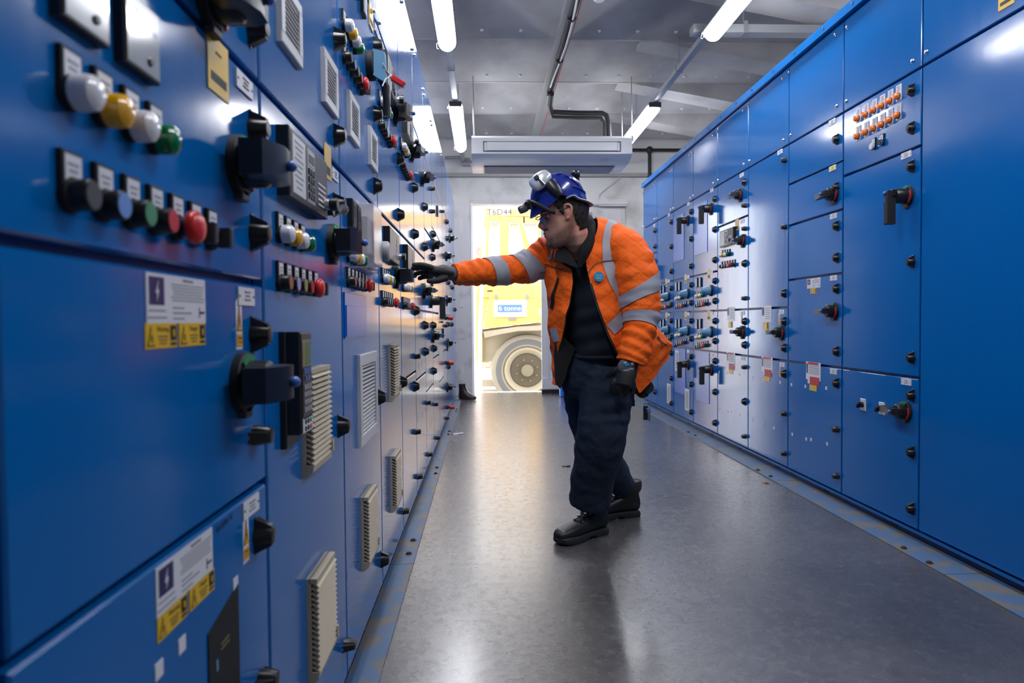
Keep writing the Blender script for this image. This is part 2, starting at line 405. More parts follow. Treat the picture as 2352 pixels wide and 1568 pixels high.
        m.box((.0,-t-.001,0),(.062,.001,h-.02),grey); m.box((0,-t-.002,.034),(.048,.0012,.026),lgrey); m.box((0,-t-.003,.034),(.04,.001,.018),darkgrey)
        for r in range(4):
            for c_ in range(3): m.box((-.018+c_*.018,-t-.003,.008-r*.016),(.012,.003,.011),black)
        for k in range(5): m.box((.09,-t-.0018,.0-k*.011),(.07,.0006,.004),lgrey)
        m.lathe([(.013,t),(.013,t+.012),(.010,t+.016)],chrome,c=(.118,0,-.035)); m.lathe([(.014,t+.014),(.014,t+.03)],black,c=(.118,0,-.035))
    elif kind=='buffpanel':
        w,h,t=.29,.125,.024
        m.box((0,-t/2,0),(w,t,h),black,ch=.002); m.box((0,-t-.0002,0),(w-.014,.001,h-.014),buff)
        m.box((0,-t-.001,.03),(.03,.001,.022),yellow); m.box((.07,-t-.001,0),(.08,.001,.09),grey)
        for r in range(4): m.box((.07,-t-.002,.03-r*.02),(.06,.001,.008),buff)
        m.lathe([(.013,t),(.013,t+.014)],chrome,c=(.105,0,-.03)); m.lathe([(.014,t+.014),(.014,t+.03)],black,c=(.105,0,-.03))
    elif kind=='keypad':                 # drive keypad on a bracket
        m.box((-.004,-.006,-.012),(.085,.012,.215),black,ch=.002); m.box((0,-.022,0),(.078,.032,.19),black,ch=.004)
        t=.0385
        m.box((0,-t,.055),(.064,.001,.05),mat('olive_bezel',(.2,.22,.15),.4)); m.box((.004,-t-.001,.055),(.04,.001,.042),screen); m.box((-.022,-t-.001,.055),(.004,.001,.04),amberprint)
        m.box((0,-t,-.02),(.064,.001,.095),mat('brown_grey_bezel',(.06,.05,.05),.4))
        for c_ in range(3): m.box((-.018+c_*.018,-t-.001,.022),(.013,.002,.010),tipblue)
        for c_ in range(2): m.box((-.01+c_*.018,-t-.001,.008),(.013,.002,.009),tipblue)
        for r in range(4):
            for c_ in range(3): m.box((-.018+c_*.018,-t-.001,-.008-r*.014),(.013,.002,.009),grey)
        m.box((0,-t,-.079),(.070,.001,.028),lgrey)
        for c_,mm in enumerate((blackm,blackm,green)): m.lathe([(.0055,t),(.0045,t+.002)],mm,c=(-.018+c_*.018,0,-.073),n=10)
        for c_,mm in enumerate((blackm,blackm,red)): m.lathe([(.0055,t),(.0045,t+.002)],mm,c=(-.018+c_*.018,0,-.086),n=10)
    elif kind=='clearbox':
        w,h,t=.15,.175,.05
        for (c_,d) in (((0,-t,0),(w,.003,h)),((-w/2,-t/2,0),(.003,t,h)),((w/2,-t/2,0),(.003,t,h)),((0,-t/2,h/2),(w,t,.003)),((0,-t/2,-h/2),(w,t,.003))): m.box(c_,d,plastic)
        m.box((0,-.002,0),(w+.02,.003,h+.02),plastic); m.box((-.01,-.015,0),(.08,.028,.11),lgrey,ch=.003); m.box((.04,-.03,.02),(.02,.02,.06),redface)
    elif kind=='pocket':
        m.box((0,-.002,0),(.33,.004,.125),blue_sheet,ch=.001); m.box((0,-.005,-.015),(.31,.003,.085),blue_sheet,ch=.001)
    elif kind=='bigdial':
        m.lathe([(.05,0),(.05,.03),(.046,.034)],black,n=28); m.lathe([(.034,.03),(.033,.06),(.026,.066)],grey,n=28)
    elif kind=='poster':                 # white notice with navy panel
        m.box((0,-.0006,0),(.16,.0012,.057),paper); m.box((-.056,-.0014,.0085),(.036,.0006,.032),purple)
        m.prism([(-.058,-.004),(-.052,.010),(-.056,.010),(-.053,.021),(-.061,.006),(-.057,.006)],-.0024,-.0016,paper)
        m.text('IMPORTANT',.0055,ink,(.028,-.0014,.0235))
        for k in range(6): m.box((.028,-.0014,.018-k*.0038),(.094-(k*5%4)*.004,.0005,.0013),greyink)
        for k,(x,z,w) in enumerate(((-.055,-.014,.04),(-.055,-.022,.045),(.0,-.010,.03),(.01,-.016,.05),(.0,-.023,.03))): m.box((x,-.0014,z),(w,.0005,.0018),greyink)
        m.box((.068,-.0014,-.015),(.014,.0005,.003),ink); m.box((.06,-.0014,-.015),(.002,.0005,.014),ink)
    elif kind in('yelwarn','yeldang'):
        m.box((0,-.0006,0),(.078,.0012,.029),yellow); m.prism([(-.036,-.012),(-.017,-.012),(-.0265,.012)],-.0014,-.0008,ink)
        m.prism([(-.033,-.010),(-.020,-.010),(-.0265,.0075)],-.0020,-.0012,yellow); m.box((-.0265,-.0024,-.003),(.002,.0005,.008),ink)
        m.text('Warning' if kind=='yelwarn' else 'Danger',.0085,ink,(.003,-.0014,.0075))
        for k in range(3): m.box((.003,-.0014,-.001-k*.004),(.024-k*.004,.0005,.0014),ink)
        m.box((.029,-.0014,.003),(.015,.0006,.018),blackm); m.box((.029,-.002,.003),(.004,.0006,.008),yellow); m.box((.029,-.0014,-.010),(.015,.0005,.004),ink)
    elif kind=='redposter':
        m.box((0,-.0006,.010),(.125,.0012,.075),paper); m.box((0,-.0014,.042),(.09,.0006,.010),redprint); m.box((.012,-.002,-.030),(.082,.0012,.034),redprint); m.box((-.035,-.0026,-.028),(.018,.0012,.03),paper)
        m.box((0,-.0012,-.058),(.062,.0012,.026),yellow); m.box((-.052,-.0014,.02),(.014,.0006,.04),purple)
        for k in range(5): m.box((.008,-.0016,.032-k*.008),(.085,.0005,.0025),greyink)
    elif kind=='duoposter':
        m.box((0,-.0006,.018),(.11,.0012,.078),paper); m.box((-.04,-.0014,.03),(.025,.0006,.04),purple); m.box((-.005,-.0008,-.042),(.062,.0012,.036),yellow); m.box((.014,-.0016,-.04),(.014,.0006,.03),ink)
        for k in range(6): m.box((.015,-.0014,.045-k*.01),(.06,.0005,.0025),greyink)
    elif kind=='bigyellow':
        m.box((0,-.001,0),(.075,.002,.078),yellow); m.box((.0,-.0024,-.018),(.056,.0006,.012),ink); m.box((.0,-.0024,.018),(.02,.0006,.003),ink)
    elif kind=='yellowslip':
        m.box((0,-.0008,0),(.045,.0016,.085),mat('amber_slip',(.7,.45,.08),.4)); m.box((0,-.002,-.022),(.028,.0006,.02),ink)
    elif kind=='blackplate':
        m.prism([(-.056,-.14),(.056,-.14),(.056,.08),(-.056,.055)],-.002,0,blackm)
        m.box((.02,-.0024,-.07),(.006,.0006,.014),skyblue); m.box((-.03,-.0024,-.0),(.006,.0006,.016),skyblue)
        for k in range(2): m.box((-.0,-.0024,.022-k*.007),(.03,.0005,.0015),oliveface)
    elif kind=='handwriting':
        m.text('18-GPRC-4',.013,mat('marker_pen',(.01,.02,.08),.5),(0,-.0006,0),T=Matrix.Rotation(-.06,4,'Y'))
    elif kind=='bag':
        rings=[]
        for i in range(9):
            t=i/8; r=.10*math.sin(PI*t)+.004
            rings.append([(r*math.cos(a*PI/6)*(1+.25*noise.noise((i*.9,a,3))), -.03*abs(math.sin(PI*t))*(1+.5*noise.noise((a,i,5)))-.004*(a%2), .16*(.5-t)+r*.15*math.sin(a*PI/6)) for a in range(12)])
        m.loft(rings,plastic)
    sc_={'duoposter':1.4,'redposter':1.4,'square':1.45,'tick':1.3,'smallvent':1.2,'yellowslip':1.15}.get(kind)
    if sc_: m.v=[(x*sc_*(1.35 if kind=='yellowslip' else 1),y,z*sc_*(.85 if kind=='yellowslip' else 1)) for x,y,z in m.v]
    return m.mesh(NAMES.get(kind,kind))
NAMES={'pilotw':'pilot_light','piloty':'pilot_light','pilotg':'pilot_light','buttonk':'push_button','buttonb':'push_button','buttong':'push_button','buttonr':'push_button','buttonn':'push_button','buttono':'push_button','buttonl':'push_button',
 'mushroom':'emergency_stop','selector':'selector_switch','meter':'panel_meter','smallmeter':'panel_meter','darkmeter':'panel_meter','latch':'door_latch','screw':'screw','isolator':'rotary_isolator','isolatorthick':'rotary_isolator','isolatordown':'rotary_isolator','blueisolator':'blue_isolator','bluepistol':'blue_isolator',
 'redknob':'red_knob','cam':'cam_switch','orangelamp':'indicator_lamp','whitebutton':'push_button','darkbutton':'push_button','keyswitch':'key_switch','square':'sticker','tick':'sticker','warn':'warning_tag','nameplate':'name_plate','nameplatey':'name_plate','cover':'cover_plate',
 'greyvent':'louvre_vent','bigvent':'louvre_vent','smallvent':'louvre_vent','beigevent':'louvre_vent','panel':'control_panel','buffpanel':'control_panel','keypad':'drive_keypad','clearbox':'clear_plastic_cover','pocket':'document_pocket','bigdial':'rotary_dial',
 'poster':'notice','yelwarn':'warning_label','yeldang':'warning_label','redposter':'notice','duoposter':'notice','bigyellow':'yellow_label','yellowslip':'yellow_label','blackplate':'black_plate','handwriting':'marker_writing','bag':'plastic_bag'}
PLAB={'isolatorthick':'black rotary isolator handle','pilotw':'round white pilot lamp with legend plate','piloty':'round amber pilot lamp with legend plate','pilotg':'round green pilot lamp with legend plate','buttonk':'black push button','buttonb':'pale blue push button','buttong':'green push button','buttonr':'flush red push button','buttonn':'brown push button','buttono':'olive push button','buttonl':'lilac push button',
 'mushroom':'red mushroom emergency stop','isolator':'black rotary isolator handle','isolatordown':'black rotary isolator with its handle hanging down','blueisolator':'pale blue conical isolator handle','bluepistol':'pale blue isolator with black lever','redknob':'red knob','orangelamp':'orange indicator lamp on white plate','beigevent':'beige saw-tooth louvre','greyvent':'pale grey louvre','bigvent':'large grey louvre','smallvent':'small white louvre','keypad':'black drive keypad with green display','panel':'black control panel with printed grey fascia','buffpanel':'black control panel with buff fascia','clearbox':'clear plastic cover box','redposter':'white notice with red and yellow labels','poster':'white notice with navy panel and lightning bolt','yelwarn':'yellow warning label','yeldang':'yellow danger label','bigyellow':'yellow label with black bar','nameplatey':'white name plate with yellow tape','cover':'brighter blue cover plate','square':'small white sticker','tick':'narrow white sticker','warn':'white tag with yellow warning triangle','bag':'crumpled clear plastic bag','blackplate':'scratched black plate'}
def dev(kind):
    if kind not in _cache: _cache[kind]=build(kind)
    return _cache[kind]
CABS={'L':[],'R':[]}
class Cab:
    def __init__(s,side,y0,y1,label,zs,zb,zt,name='switchgear_cabinet'):
        s.side=side; s.y0=y0; s.y1=y1; s.yc=(y0+y1)/2; w=y1-y0
        s.root=thing(name,label,'cabinet',((-DL if side=='L' else DR),s.yc,0),(PI/2 if side=='L' else -PI/2))
        s.root['group']='blue switchgear cabinets along the left wall' if side=='L' else 'blue switchgear cabinets along the right wall'
        m=MB(); b=.055 if side=='R' else .012
        m.box((0,.31,(b+zt)/2),(w-.002,.575,zt-b),gap_blue)
        part('carcass',m,s.root)
        m=MB()
        if side=='R':
            m.box((0,.31,.027),(w-.002,.56,.054),plinth_blue); m.box((0,.012,.046),(w-.002,.02,.012),blue)
            m.box((.1,.029,.025),(.05,.004,.022),blackm)
            part('plinth',m,s.root)
            m=MB().box((0,.0,zt+.028),(w-.001,.05,.05),blue).box((0,.03,zt+.002),(w,.04,.03),plinth_blue)
            for sx in(-.2,.15): m.lathe([(.009,0),(.009,.002)],blackm,c=(sx,-.0255,zt+.032),n=10)
            part('top_rail',m,s.root)
        s.doors=[]; g=.0055
        for a,c in zip(zs[:-1],zs[1:]):
            d=MB().box((0,.0095,(c-a)/2),(w-2*g,.019,c-a-2*g),blue,ch=.003)
            s.doors.append((a,c,part('door',d,s.root,(0,0,a))))
        CABS[side].append(s)
def put(side,kind,px=None,py=None,p=0,Y=None,z=None,rot=0,jit=True):
    if Y is None:
        q=onx(px,py,(-DL+p) if side=='L' else (DR-p)); Y,z=q.y,q.z
    for c in CABS[side]:
        if c.y0<=Y<c.y1: break
    else: print('NOCAB',side,kind,px,py,Y); return
    for a,b,d in c.doors:
        if a<=z<b: break
    else: print('NODOOR',side,kind,px,py,z); return
    x=(Y-c.yc)*(1 if side=='L' else -1)
    w=(c.y1-c.y0)/2
    if kind=='cover': x=max(-w+.19,min(w-.19,x)); z=max(a+.23,min(b-.23,z))
    if kind in('isolator','isolatorthick','isolatordown'): x=max(-w+.07,min(w-.048,x))
    if kind=='latch': x=max(-w+.025,min(w-.025,x))
    o=link(NAMES.get(kind,kind),dev(kind),d,(x,0,z-a),(0,rot,0))
    if kind in PLAB: o['label']=PLAB[kind]
    return o
# ------------------------------------------------------------------ left row of cabinets
left_doors={-2:[.055,1.07,1.40,2.575], -1:[.055,.733,1.068,1.402,2.575], 0:[.055,1.402,2.575], 1:[.055,1.402,2.07,2.575], 2:[.055,1.402,2.07,2.575],
 3:[.055,.733,1.402,2.07,2.575],4:[.055,.68,1.07,1.402,2.07,2.575],5:[.055,.55,1.07,1.3,1.6,2.07,2.575],6:[.055,.733,1.07,1.402,1.7,2.07,2.575],7:[.055,.5,1.0,1.402,1.7,2.07,2.575]}
left_lab={-2:'plain blue cabinet at the near left edge, beside the one with big round lamps',
-1:'nearest blue cabinet on the left, with large blurred lamps, meters and notices',
0:'left blue cabinet with black drive keypad and beige louvres, beside the nearest one',
1:'left blue cabinet with clear plastic cover box and large grey louvre',
2:'left blue cabinet with buff-faced panel, between clear-box cabinet and gloved hand',
3:'left blue cabinet just beyond the gloved fingertips, with a buff-faced panel',
4:'plain-topped blue cabinet in the left row, second column past the gloved hand',
5:'left blue cabinet with an isolator handle hanging down, third column past the hand',
6:'narrow-looking blue cabinet in the left row, fourth column past the hand',
7:'narrow-looking blue cabinet in the left row, fifth column past the hand',
8:'left blue cabinet with red knobs in a vertical line, near the far end',
9:'slim blue cabinet just beyond the red-knob cabinet in the left row',
10:'left blue cabinet with a crumpled clear plastic bag on it, near the far end',
11:'last blue cabinet at the far end of the left row',
12:''}
for k in range(-2,12):
    zs=left_doors.get(k,[.055,.733,1.07,1.402,2.07,2.575])
    Cab('L',1.177+.64*k,1.177+.64*(k+1),left_lab[k],zs,.012,2.575)
P=lambda kind,px,py,p=.01,rot=0: put('L',kind,px,py,p,rot=rot)
Q=lambda kind,Y,z,rot=0: put('L',kind,Y=Y,z=z,rot=rot)
# nearest cabinet
Q('meter',.653,1.308); Q('meter',.757,1.308)
for i,c in enumerate('wywg'): Q('pilot'+c,.637+.0527*i,1.209)
for i,c in enumerate(('buttonk','buttonb','buttong','buttonr','mushroom','selector','selector')): Q(c,.634+.0528*i,1.117)
P('bigyellow',499,156,0); P('nameplate',559,194,0)
P('latch',592,66,.013); P('latch',594,296,.013); P('latch',597,535,.013); P('latch',598,768,.013); P('latch',602,999,.013,PI/2); P('latch',606,1228,.013); P('latch',615,1560,.013,PI/2)
Q('isolatorthick',1.062,1.240); Q('isolatorthick',1.058,.910); P('isolatorthick',493,-6,.01)
Q('poster',.852,1.030); Q('yelwarn',.8065,.987); Q('yeldang',.8905,.987); P('nameplate',563,681,0); P('warn',548,742,0)
Q('poster',.8585,.6953); Q('yelwarn',.8185,.6525); Q('yeldang',.903,.6525); P('nameplate',574,1162,0); P('warn',564,1232,0); P('handwriting',514,1202,0)
Q('blackplate',.973,.53)
for px,py in ((540,1340),(417,1480),(364,1538)): P('square',px,py,0)
# second cabinet
Q('greyvent',1.3525,1.580); Q('greyvent',1.696,1.580)
P('latch',780,90,.013); P('latch',780,311,.013); P('latch',779,470,.013); P('latch',789,978,.013); P('latch',803,1480,.013,PI/2)
Q('panel',1.415,1.297); P('yellowslip',752,372,.0); P('nameplate',768,402,0); Q('keyswitch',1.60,1.262)
for i,c in enumerate('wywg'): Q('pilot'+c,1.266+.051*i,1.163)
for i,c in enumerate(('buttonn','buttonl','buttono','buttonr','mushroom','selector')): Q(c,1.262+.052*i,1.0745)
Q('isolatorthick',1.70,1.197); Q('keypad',1.305,.889); Q('beigevent',1.488,.794); Q('beigevent',1.506,.356)
# third cabinet
Q('greyvent',1.996,1.582); Q('greyvent',2.341,1.582)
def bank(Y,zp,zb):
    if zp:
        for i,c in enumerate('wywg'): Q('pilot'+c,Y+.0525*i,zp)
    if zb:
        for i,c in enumerate(('buttonk','buttonb','buttong','buttonr','mushroom','selector')): Q(c,Y+.0525*i,zb)
bank(1.885,1.803,1.718)
for py in (105,262,427): P('latch',868,py,.013)
P('latch',876,912,.013); P('latch',884,1284,.013)
P('smallmeter',838,5,.01); P('smallmeter',826,-40,.01); P('bigyellow',852,40,0); P('nameplate',864,70,0)
Q('bluepistol',2.29,1.845)
Q('darkmeter',1.94,1.305); Q('darkmeter',2.01,1.302); Q('clearbox',2.125,1.265)
bank(1.90,1.185,None)
for i,c in enumerate(('buttonn','buttonl','buttono','buttonr','mushroom','selector')): Q(c,1.895+.0545*i,1.114)
Q('pocket',2.005,1.02); Q('bigvent',2.175,.768); Q('beigevent',2.132,.365); Q('bigdial',2.28,1.235)
# fourth cabinet
Q('panel',2.735,1.949); bank(2.52,1.803,1.716); P('latch',920,365,.013); P('latch',921,493,.013)
P('isolatorthick',927,260,.04); P('keyswitch',908,212,.03)
Q('buffpanel',2.735,1.300); bank(2.53,1.163,1.079); Q('isolatorthick',2.93,1.197); P('latch',928,877,.013); P('latch',933,1170,.013,PI/2); Q('beigevent',2.765,.80); Q('beigevent',2.773,.362)
# fifth cabinet
Q('panel',3.385,1.949); bank(3.16,1.803,1.716)
Q('buffpanel',3.345,1.300); bank(3.17,1.163,1.079)
# further cabinets: latches, isolators, knobs, screws where the photo shows them
for px,py in ((954,431),(956,538),(978,476),(997,538),(1027.5,509.5),(1036,530),(1029,548),(978,567),(996,591),(958,713),(979,747),(998,747),(1021,725),(1030.6,745),(1039,745),(1040,660),(1031,649),(1046,711),(980,807),(999.4,800),(957,887),(999.4,851),(1032,842)):
    P('latch',px,py,.013)
for px,py in ((994.5,434.5),(995,486),(1017,485),(998,695),(1024.5,748),(959,817.5),(984,925),(1001.6,928),(960,991),(1006,1005),(988.6,1043),(964.7,1094),(1028,960)):
    P('latch',px,py,.013,PI/2)
for px,py in ((961,349),(983,408),(1005,560),(987,667),(1006,770),(1040.5,546),(1034,588),(1035,688),(1037,787),(1036,888)): P('isolator',px,py,.04)
P('isolatordown',1008,690,.06)
for px,py in ((1033,730),(1034,833),(1036,935)): P('redknob',px,py,.04)
for px,py in ((860,25),(873,52),(925,4),(949,113),(954,127),(973,205),(975,219),(991,277),(993,287),(1012,352),(1014,357)): P('screw',px,py,.005)
for px,py in ((962,840),(969,834),(976,828),(960,960),(970,950),(978,938),(992,875),(996,860),(988,975),(993,962)): P('tick',px,py,0)
for Y_,z_ in ((4.95,1.30),(6.2,.9),(5.6,1.9),(6.9,1.2),(6.9,.75)): Q('smallmeter',Y_,z_)
Q('bag',7.6,1.62)

# ------------------------------------------------------------------ right row of cabinets
Z1,Z5=.056,2.09; ZT=2.57
right_doors=[[Z1,.735,1.752,Z5,ZT],[Z1,.735,1.243,1.582,1.838,Z5,ZT],[Z1,.735,1.074,Z5,ZT],[Z1,.735,1.074,1.75,Z5,ZT],[Z1,.735,1.074,1.397,Z5,ZT],[Z1,.735,1.074,1.397,Z5,ZT],[Z1,1.074,1.397,Z5,ZT],[Z1,1.074,1.75,Z5,ZT]]
right_lab=['blue cabinet with two rows of orange lamps and a long hanging isolator handle','blue cabinet with yellow-taped name plate, left of the orange-lamp cabinet','blue cabinet with bright vertical glare and small white stickers, beside the yellow-taped one','right-hand blue cabinet with a black control panel and pilot lamps at eye height','right-hand blue cabinet with pale blue cone handles, nearest of the three such','middle one of the right-hand cabinets with pale blue cone handles','right-hand blue cabinet partly behind the orange jacket back','last blue cabinet at the far end of the right row, beside the jacket']
Cab('R',1.35,2.9214,'wide plain blue cabinet filling the right edge of the photo',[Z1,Z5,ZT],0,ZT)
for j in range(8):
    Cab('R',2.9214+.649*j,2.9214+.649*(j+1),right_lab[j],right_doors[j],0,ZT)
R=lambda kind,px,py,p=.01,rot=0: put('R',kind,px,py,p,rot=rot)
for py in (207,294,382,601,822,908,1039,1168): R('latch',2091,py,.013)
for px,py in ((1945,62),(1943,232),(2095,140),(2127,119),(1918,78),(1921,243),(1812,165),(1815,310),(1797,180),(1799,321),(1719,243),(1721,369),(1707,253),(1708,377),(1647,302),(1649,413),(1637,311),(1638,420),(1590,350),(1592,449),(1584,356),(1585,455),(1544,390),(1546,478),(1539,394),(1540,481),(1508,419),(1508,501),(1502,423),(1503,503),(1477,444),(1477,520)): R('screw',px,py,.004)
for i in range(6):
    R('orangelamp',1967+18.4*i,(272,263,253,243,232,221)[i],.012); R('orangelamp',1967+18.4*i,(313,304,295,286,276,265)[i],.012)
R('whitebutton',2003,336,.012); R('darkbutton',2022,327,.012)
R('nameplate',2082,356,0); R('nameplate',2082,877,0); R('isolatordown',2078,450,.015); R('isolator',2074,944,.015); R('cam',1979,929,.01); R('cam',2022,938,.01)
put('R','bigyellow',2312,-8,0)
# column with the yellow tape
for py in (320,430,519,592,663,807,880): R('latch',1919,py,.013)
for py in (986,1093): R('latch',1918,py,.013,PI/2)
R('nameplate',1912,280,0); R('nameplatey',1913,386,0); R('nameplate',1915,496,0); R('nameplate',1915,638,0); R('nameplate',1915,853,0)
R('isolator',1905,446,.03); R('isolator',1909,714,.02); R('poster',1869,650,0); R('yelwarn',1869,668,0); R('redposter',1868,858,0)
for px,py in ((1818,883),(1850,887),(1863,887),(1898,891),(1820,997),(1852,1008),(1863,1009),(1900,1019)): R('square',px,py,0)
# third column
for py,r in ((368,1),(521,1),(674,0),(738,0),(799,0),(858,0),(950,1),(1041,1)): R('latch',1799,py,.013,r*PI/2)
R('nameplate',1792,349,0); R('nameplate',1796,716,0); R('nameplate',1797,837,0); R('duoposter',1761,729,0); R('redposter',1762,842,0); R('warn',1790,731,0); R('warn',1792,850,0); R('isolator',1789,763,.02)
for px,py in ((1754,873),(1792,878),(1778,983)): R('square',px,py,0)
for px,py in ((1729,868),(1755,868),(1729,963),(1755,972)): R('tick',px,py,0)
# fourth
for py,r in ((418,0),(472,1),(525,1),(605,0),(685,1),(738,0),(792,0),(843,1),(922,0),(1002,1)): R('latch',1708,py,.013,r*PI/2)
R('nameplate',1704,402,0); R('nameplate',1705,508,0); R('nameplate',1706,719,0); R('nameplate',1707,823,0); R('duoposter',1679,728,0); R('redposter',1679,829,0); R('yellowslip',1693,516,0); R('warn',1704,729,0)
R('isolator',1695,447,.02); R('isolator',1701,552,.02); R('panel',1672,545,.01); R('isolator',1700,762,.02)
def rbank(px,py,dx,kinds):
    for i,c in enumerate(kinds): R(c,px+dx*i,py-(i*.9),.012)
PL=('pilotw','piloty','pilotw','pilotg'); BT=('buttonk','buttonl','buttong','buttonr','mushroom','selector')
rbank(1656,586,5.4,PL); rbank(1655,612,5.8,BT)
for px,py in ((1652,854),(1670,856),(1678,855),(1699,860),(1653,939),(1672,944),(1679,945),(1700,953)): R('square',px,py,0)
# the three with cone handles
for (c,px0,px1,s) in ((4,1593,1648,1),(5,1547,1593,.895),(6,1512,1547,.81)):
    ed=px1-8*s
    for dy in (-278,-208,-138,-90,-44,2,48,94,165,236): R('latch',ed,735+dy*s+ (0 if s==1 else 0),.013)
    if c<6: R('isolatordown',ed-12*s,735-256*s,.02); R('cover',ed-30*s,735-210*s,0)
    for dy in (-92,3):
        if c==6 and dy<0: pass
        R('blueisolator',ed-9*s,735+dy*s+(24*s),.01); R('smallmeter',px0+9*s,735+dy*s+6*s,0); R('smallmeter',px0+17*s,735+dy*s+5*s,0)
        rbank(px0+7*s,735+dy*s+37*s,4.6*s,PL); rbank(px0+6*s,735+dy*s+59*s,4.6*s,BT)
        R('yellowslip',ed-12*s,735+dy*s-14*s,0); R('nameplate',ed-5*s,735+dy*s-19*s,0)
    R('nameplate',ed-5*s,735-298*s,0)
    if c<6:
        R('isolatordown',ed-11*s,735+113*s,.02); R('cover',ed-26*s,735+130*s,0); R('nameplate',ed-5*s,735+80*s,0)
R('smallvent',1556,828,0); R('smallvent',1579,918,0); R('smallvent',1537,904,0)
for py in (530,566,600,640,680,720,900): R('latch',1503,py,.013)
R('isolatordown',1500,615,.02); R('nameplate',1503,518,0)
# ------------------------------------------------------------------ fluorescent battens and trunking
tube_e=mat('lit_diffuser',(.9,.9,.9),.4,emit=(.93,.95,1.0),estr=LIGHT)
def batten(x,y0,y1,label):
    t=thing('fluorescent_light',label,'ceiling light',(x,(y0+y1)/2,3.1078),0,'fluorescent battens along the two trunkings'); h=(y1-y0)/2
    m=MB(); 
    prof=[(-.062,.05),(-.066,.03),(.066,.03),(.062,.05)]
    m.add([(a,-h,b) for a,b in prof]+[(a,h,b) for a,b in prof],[(0,1,2,3),(7,6,5,4)]+[(i,i+4,(i+1)%4+4,(i+1)%4) for i in range(4)],lgrey); part('housing',m,t)
    m=MB(); n=14; rings=[]
    for yy,k in ((-h+.01,.55),(-h+.03,.85),(-h+.06,1),(h-.06,1),(h-.03,.85),(h-.01,.55)):
        rings.append([(.068*k*math.cos(PI+PI*j/n),yy,.03+.075*k*math.sin(PI+PI*j/n)) for j in range(n+1)])
    m.loft(rings,tube_e); part('diffuser',m,t,label='glowing white diffuser')
    for s in(-1,1):
        m=MB().box((0,s*(h+.012),.03),(.12,.03,.05),darkgrey,ch=.004); part('end_cap',m,t)
        m=MB().tube([(-.07,s*(h-.04),.03),(-.082,s*(h-.045),.02),(-.082,s*(h-.02),-.005),(-.068,s*(h-.02),-.01)],.003,steel,6); part('clip',m,t)
    return t
LX,RX=-.26,1.72
for x,a,b,l in ((LX,3.55,5.35,'left row batten nearest the camera, cut by the top edge'),(LX,6.8,8.45,'left row batten hanging just left of the air conditioner'),(RX,3.3,5.12,'right row batten nearest the camera, cut by the top edge'),(RX,6.8,8.45,'right row batten touching the air conditioner corner in view'),
  (LX,.55,2.35,'left row batten overhead, seen only by its reflection'),(RX,.55,2.35,'right row batten overhead, seen only by its reflection')): batten(x,a,b,l)
for x,l in ((LX,'grey light trunking above the left cabinets'),(RX,'grey light trunking above the right cabinets')):
    t=thing('light_trunking',l,'trunking',(x,3.2,3.18))
    m=MB().box((0,0,0),(.05,12.3,.045),metalgrey)
    part('channel',m,t)
    for y in (-2.9+.6,-.4,1.6,3.43,5.95):
        yy=y
        part('hanger',MB().cyl((0,yy-3.2,.02),(0,yy-3.2,.795),.004,steel,n=6).box((0,yy-3.2,0),(.062,.012,.06),steel),t)
    part('hanger',MB().cyl((0,4.43,.02),(0,4.43,.795),.004,steel,n=6),t)
# cross trunking to the right, above the right row
t=tag(part('cross_trunking',MB().box((2.3,5.2,3.2),(1.4,.1,.06),metalgrey).box((2.0,5.2,3.21),(.03,.11,.09),steel)),'grey trunking crossing from the right lights over the cabinets','trunking')
part('hanger',MB().cyl((2.0,5.2,3.2),(2.0,5.2,3.97),.004,steel,n=6),t)
# cable tray with bundle
t=thing('cable_tray','long grey slotted cable tray carrying black pipes down the ceiling middle','cable tray',(.69,3.3,3.38))
m=MB().box((-.01,0,.0),(.09,12.1,.006),metalgrey).box((-.055,0,.015),(.004,12.1,.03),metalgrey).box((.035,0,.015),(.004,12.1,.03),metalgrey)
part('tray',m,t)
for i,(dx,dz,r) in enumerate(((.0,-.022,.016),(.032,-.02,.014))):
    part('insulated_pipe',MB().tube([(dx,-6.0,dz),(dx,3.86,dz)],r,blackm,10),t)
part('grey_cable',MB().tube([(.012+.018*math.sin(i*.8),-6+i*.33,-.045) for i in range(30)],.008,lgrey,6),t)
part('red_cable',MB().tube([(.055+.004*math.sin(i*1.9),-6+i*.4,-.02) for i in range(30)],.004,redprint,6),t)
for i in range(12): part('tie',MB().lathe([(.034,0),(.034,.010)],blackm,c=(.014,-5.6+i*.85,-.03),n=12),t)
p0=Vector((.70,7.2,3.17))
t=thing('refrigerant_pipes','black insulated pipes bending from the tray down into the air conditioner','pipe',(.72,7.3,3.34))
for k,(r,o) in enumerate(((.026,0),(.018,-.05))):
    pts=[(.0,-.22,o*.2),(0,-.04,-.06+o*.4),(.03,0,-.12+o),(.30,0,-.13+o),(.56,0,-.13+o),(.605+o,0,-.15+o),(.63+o,0,-.22),(.64+o,0,-.51)]
    part('pipe',MB().tube(pts,r,blackm,12),t)
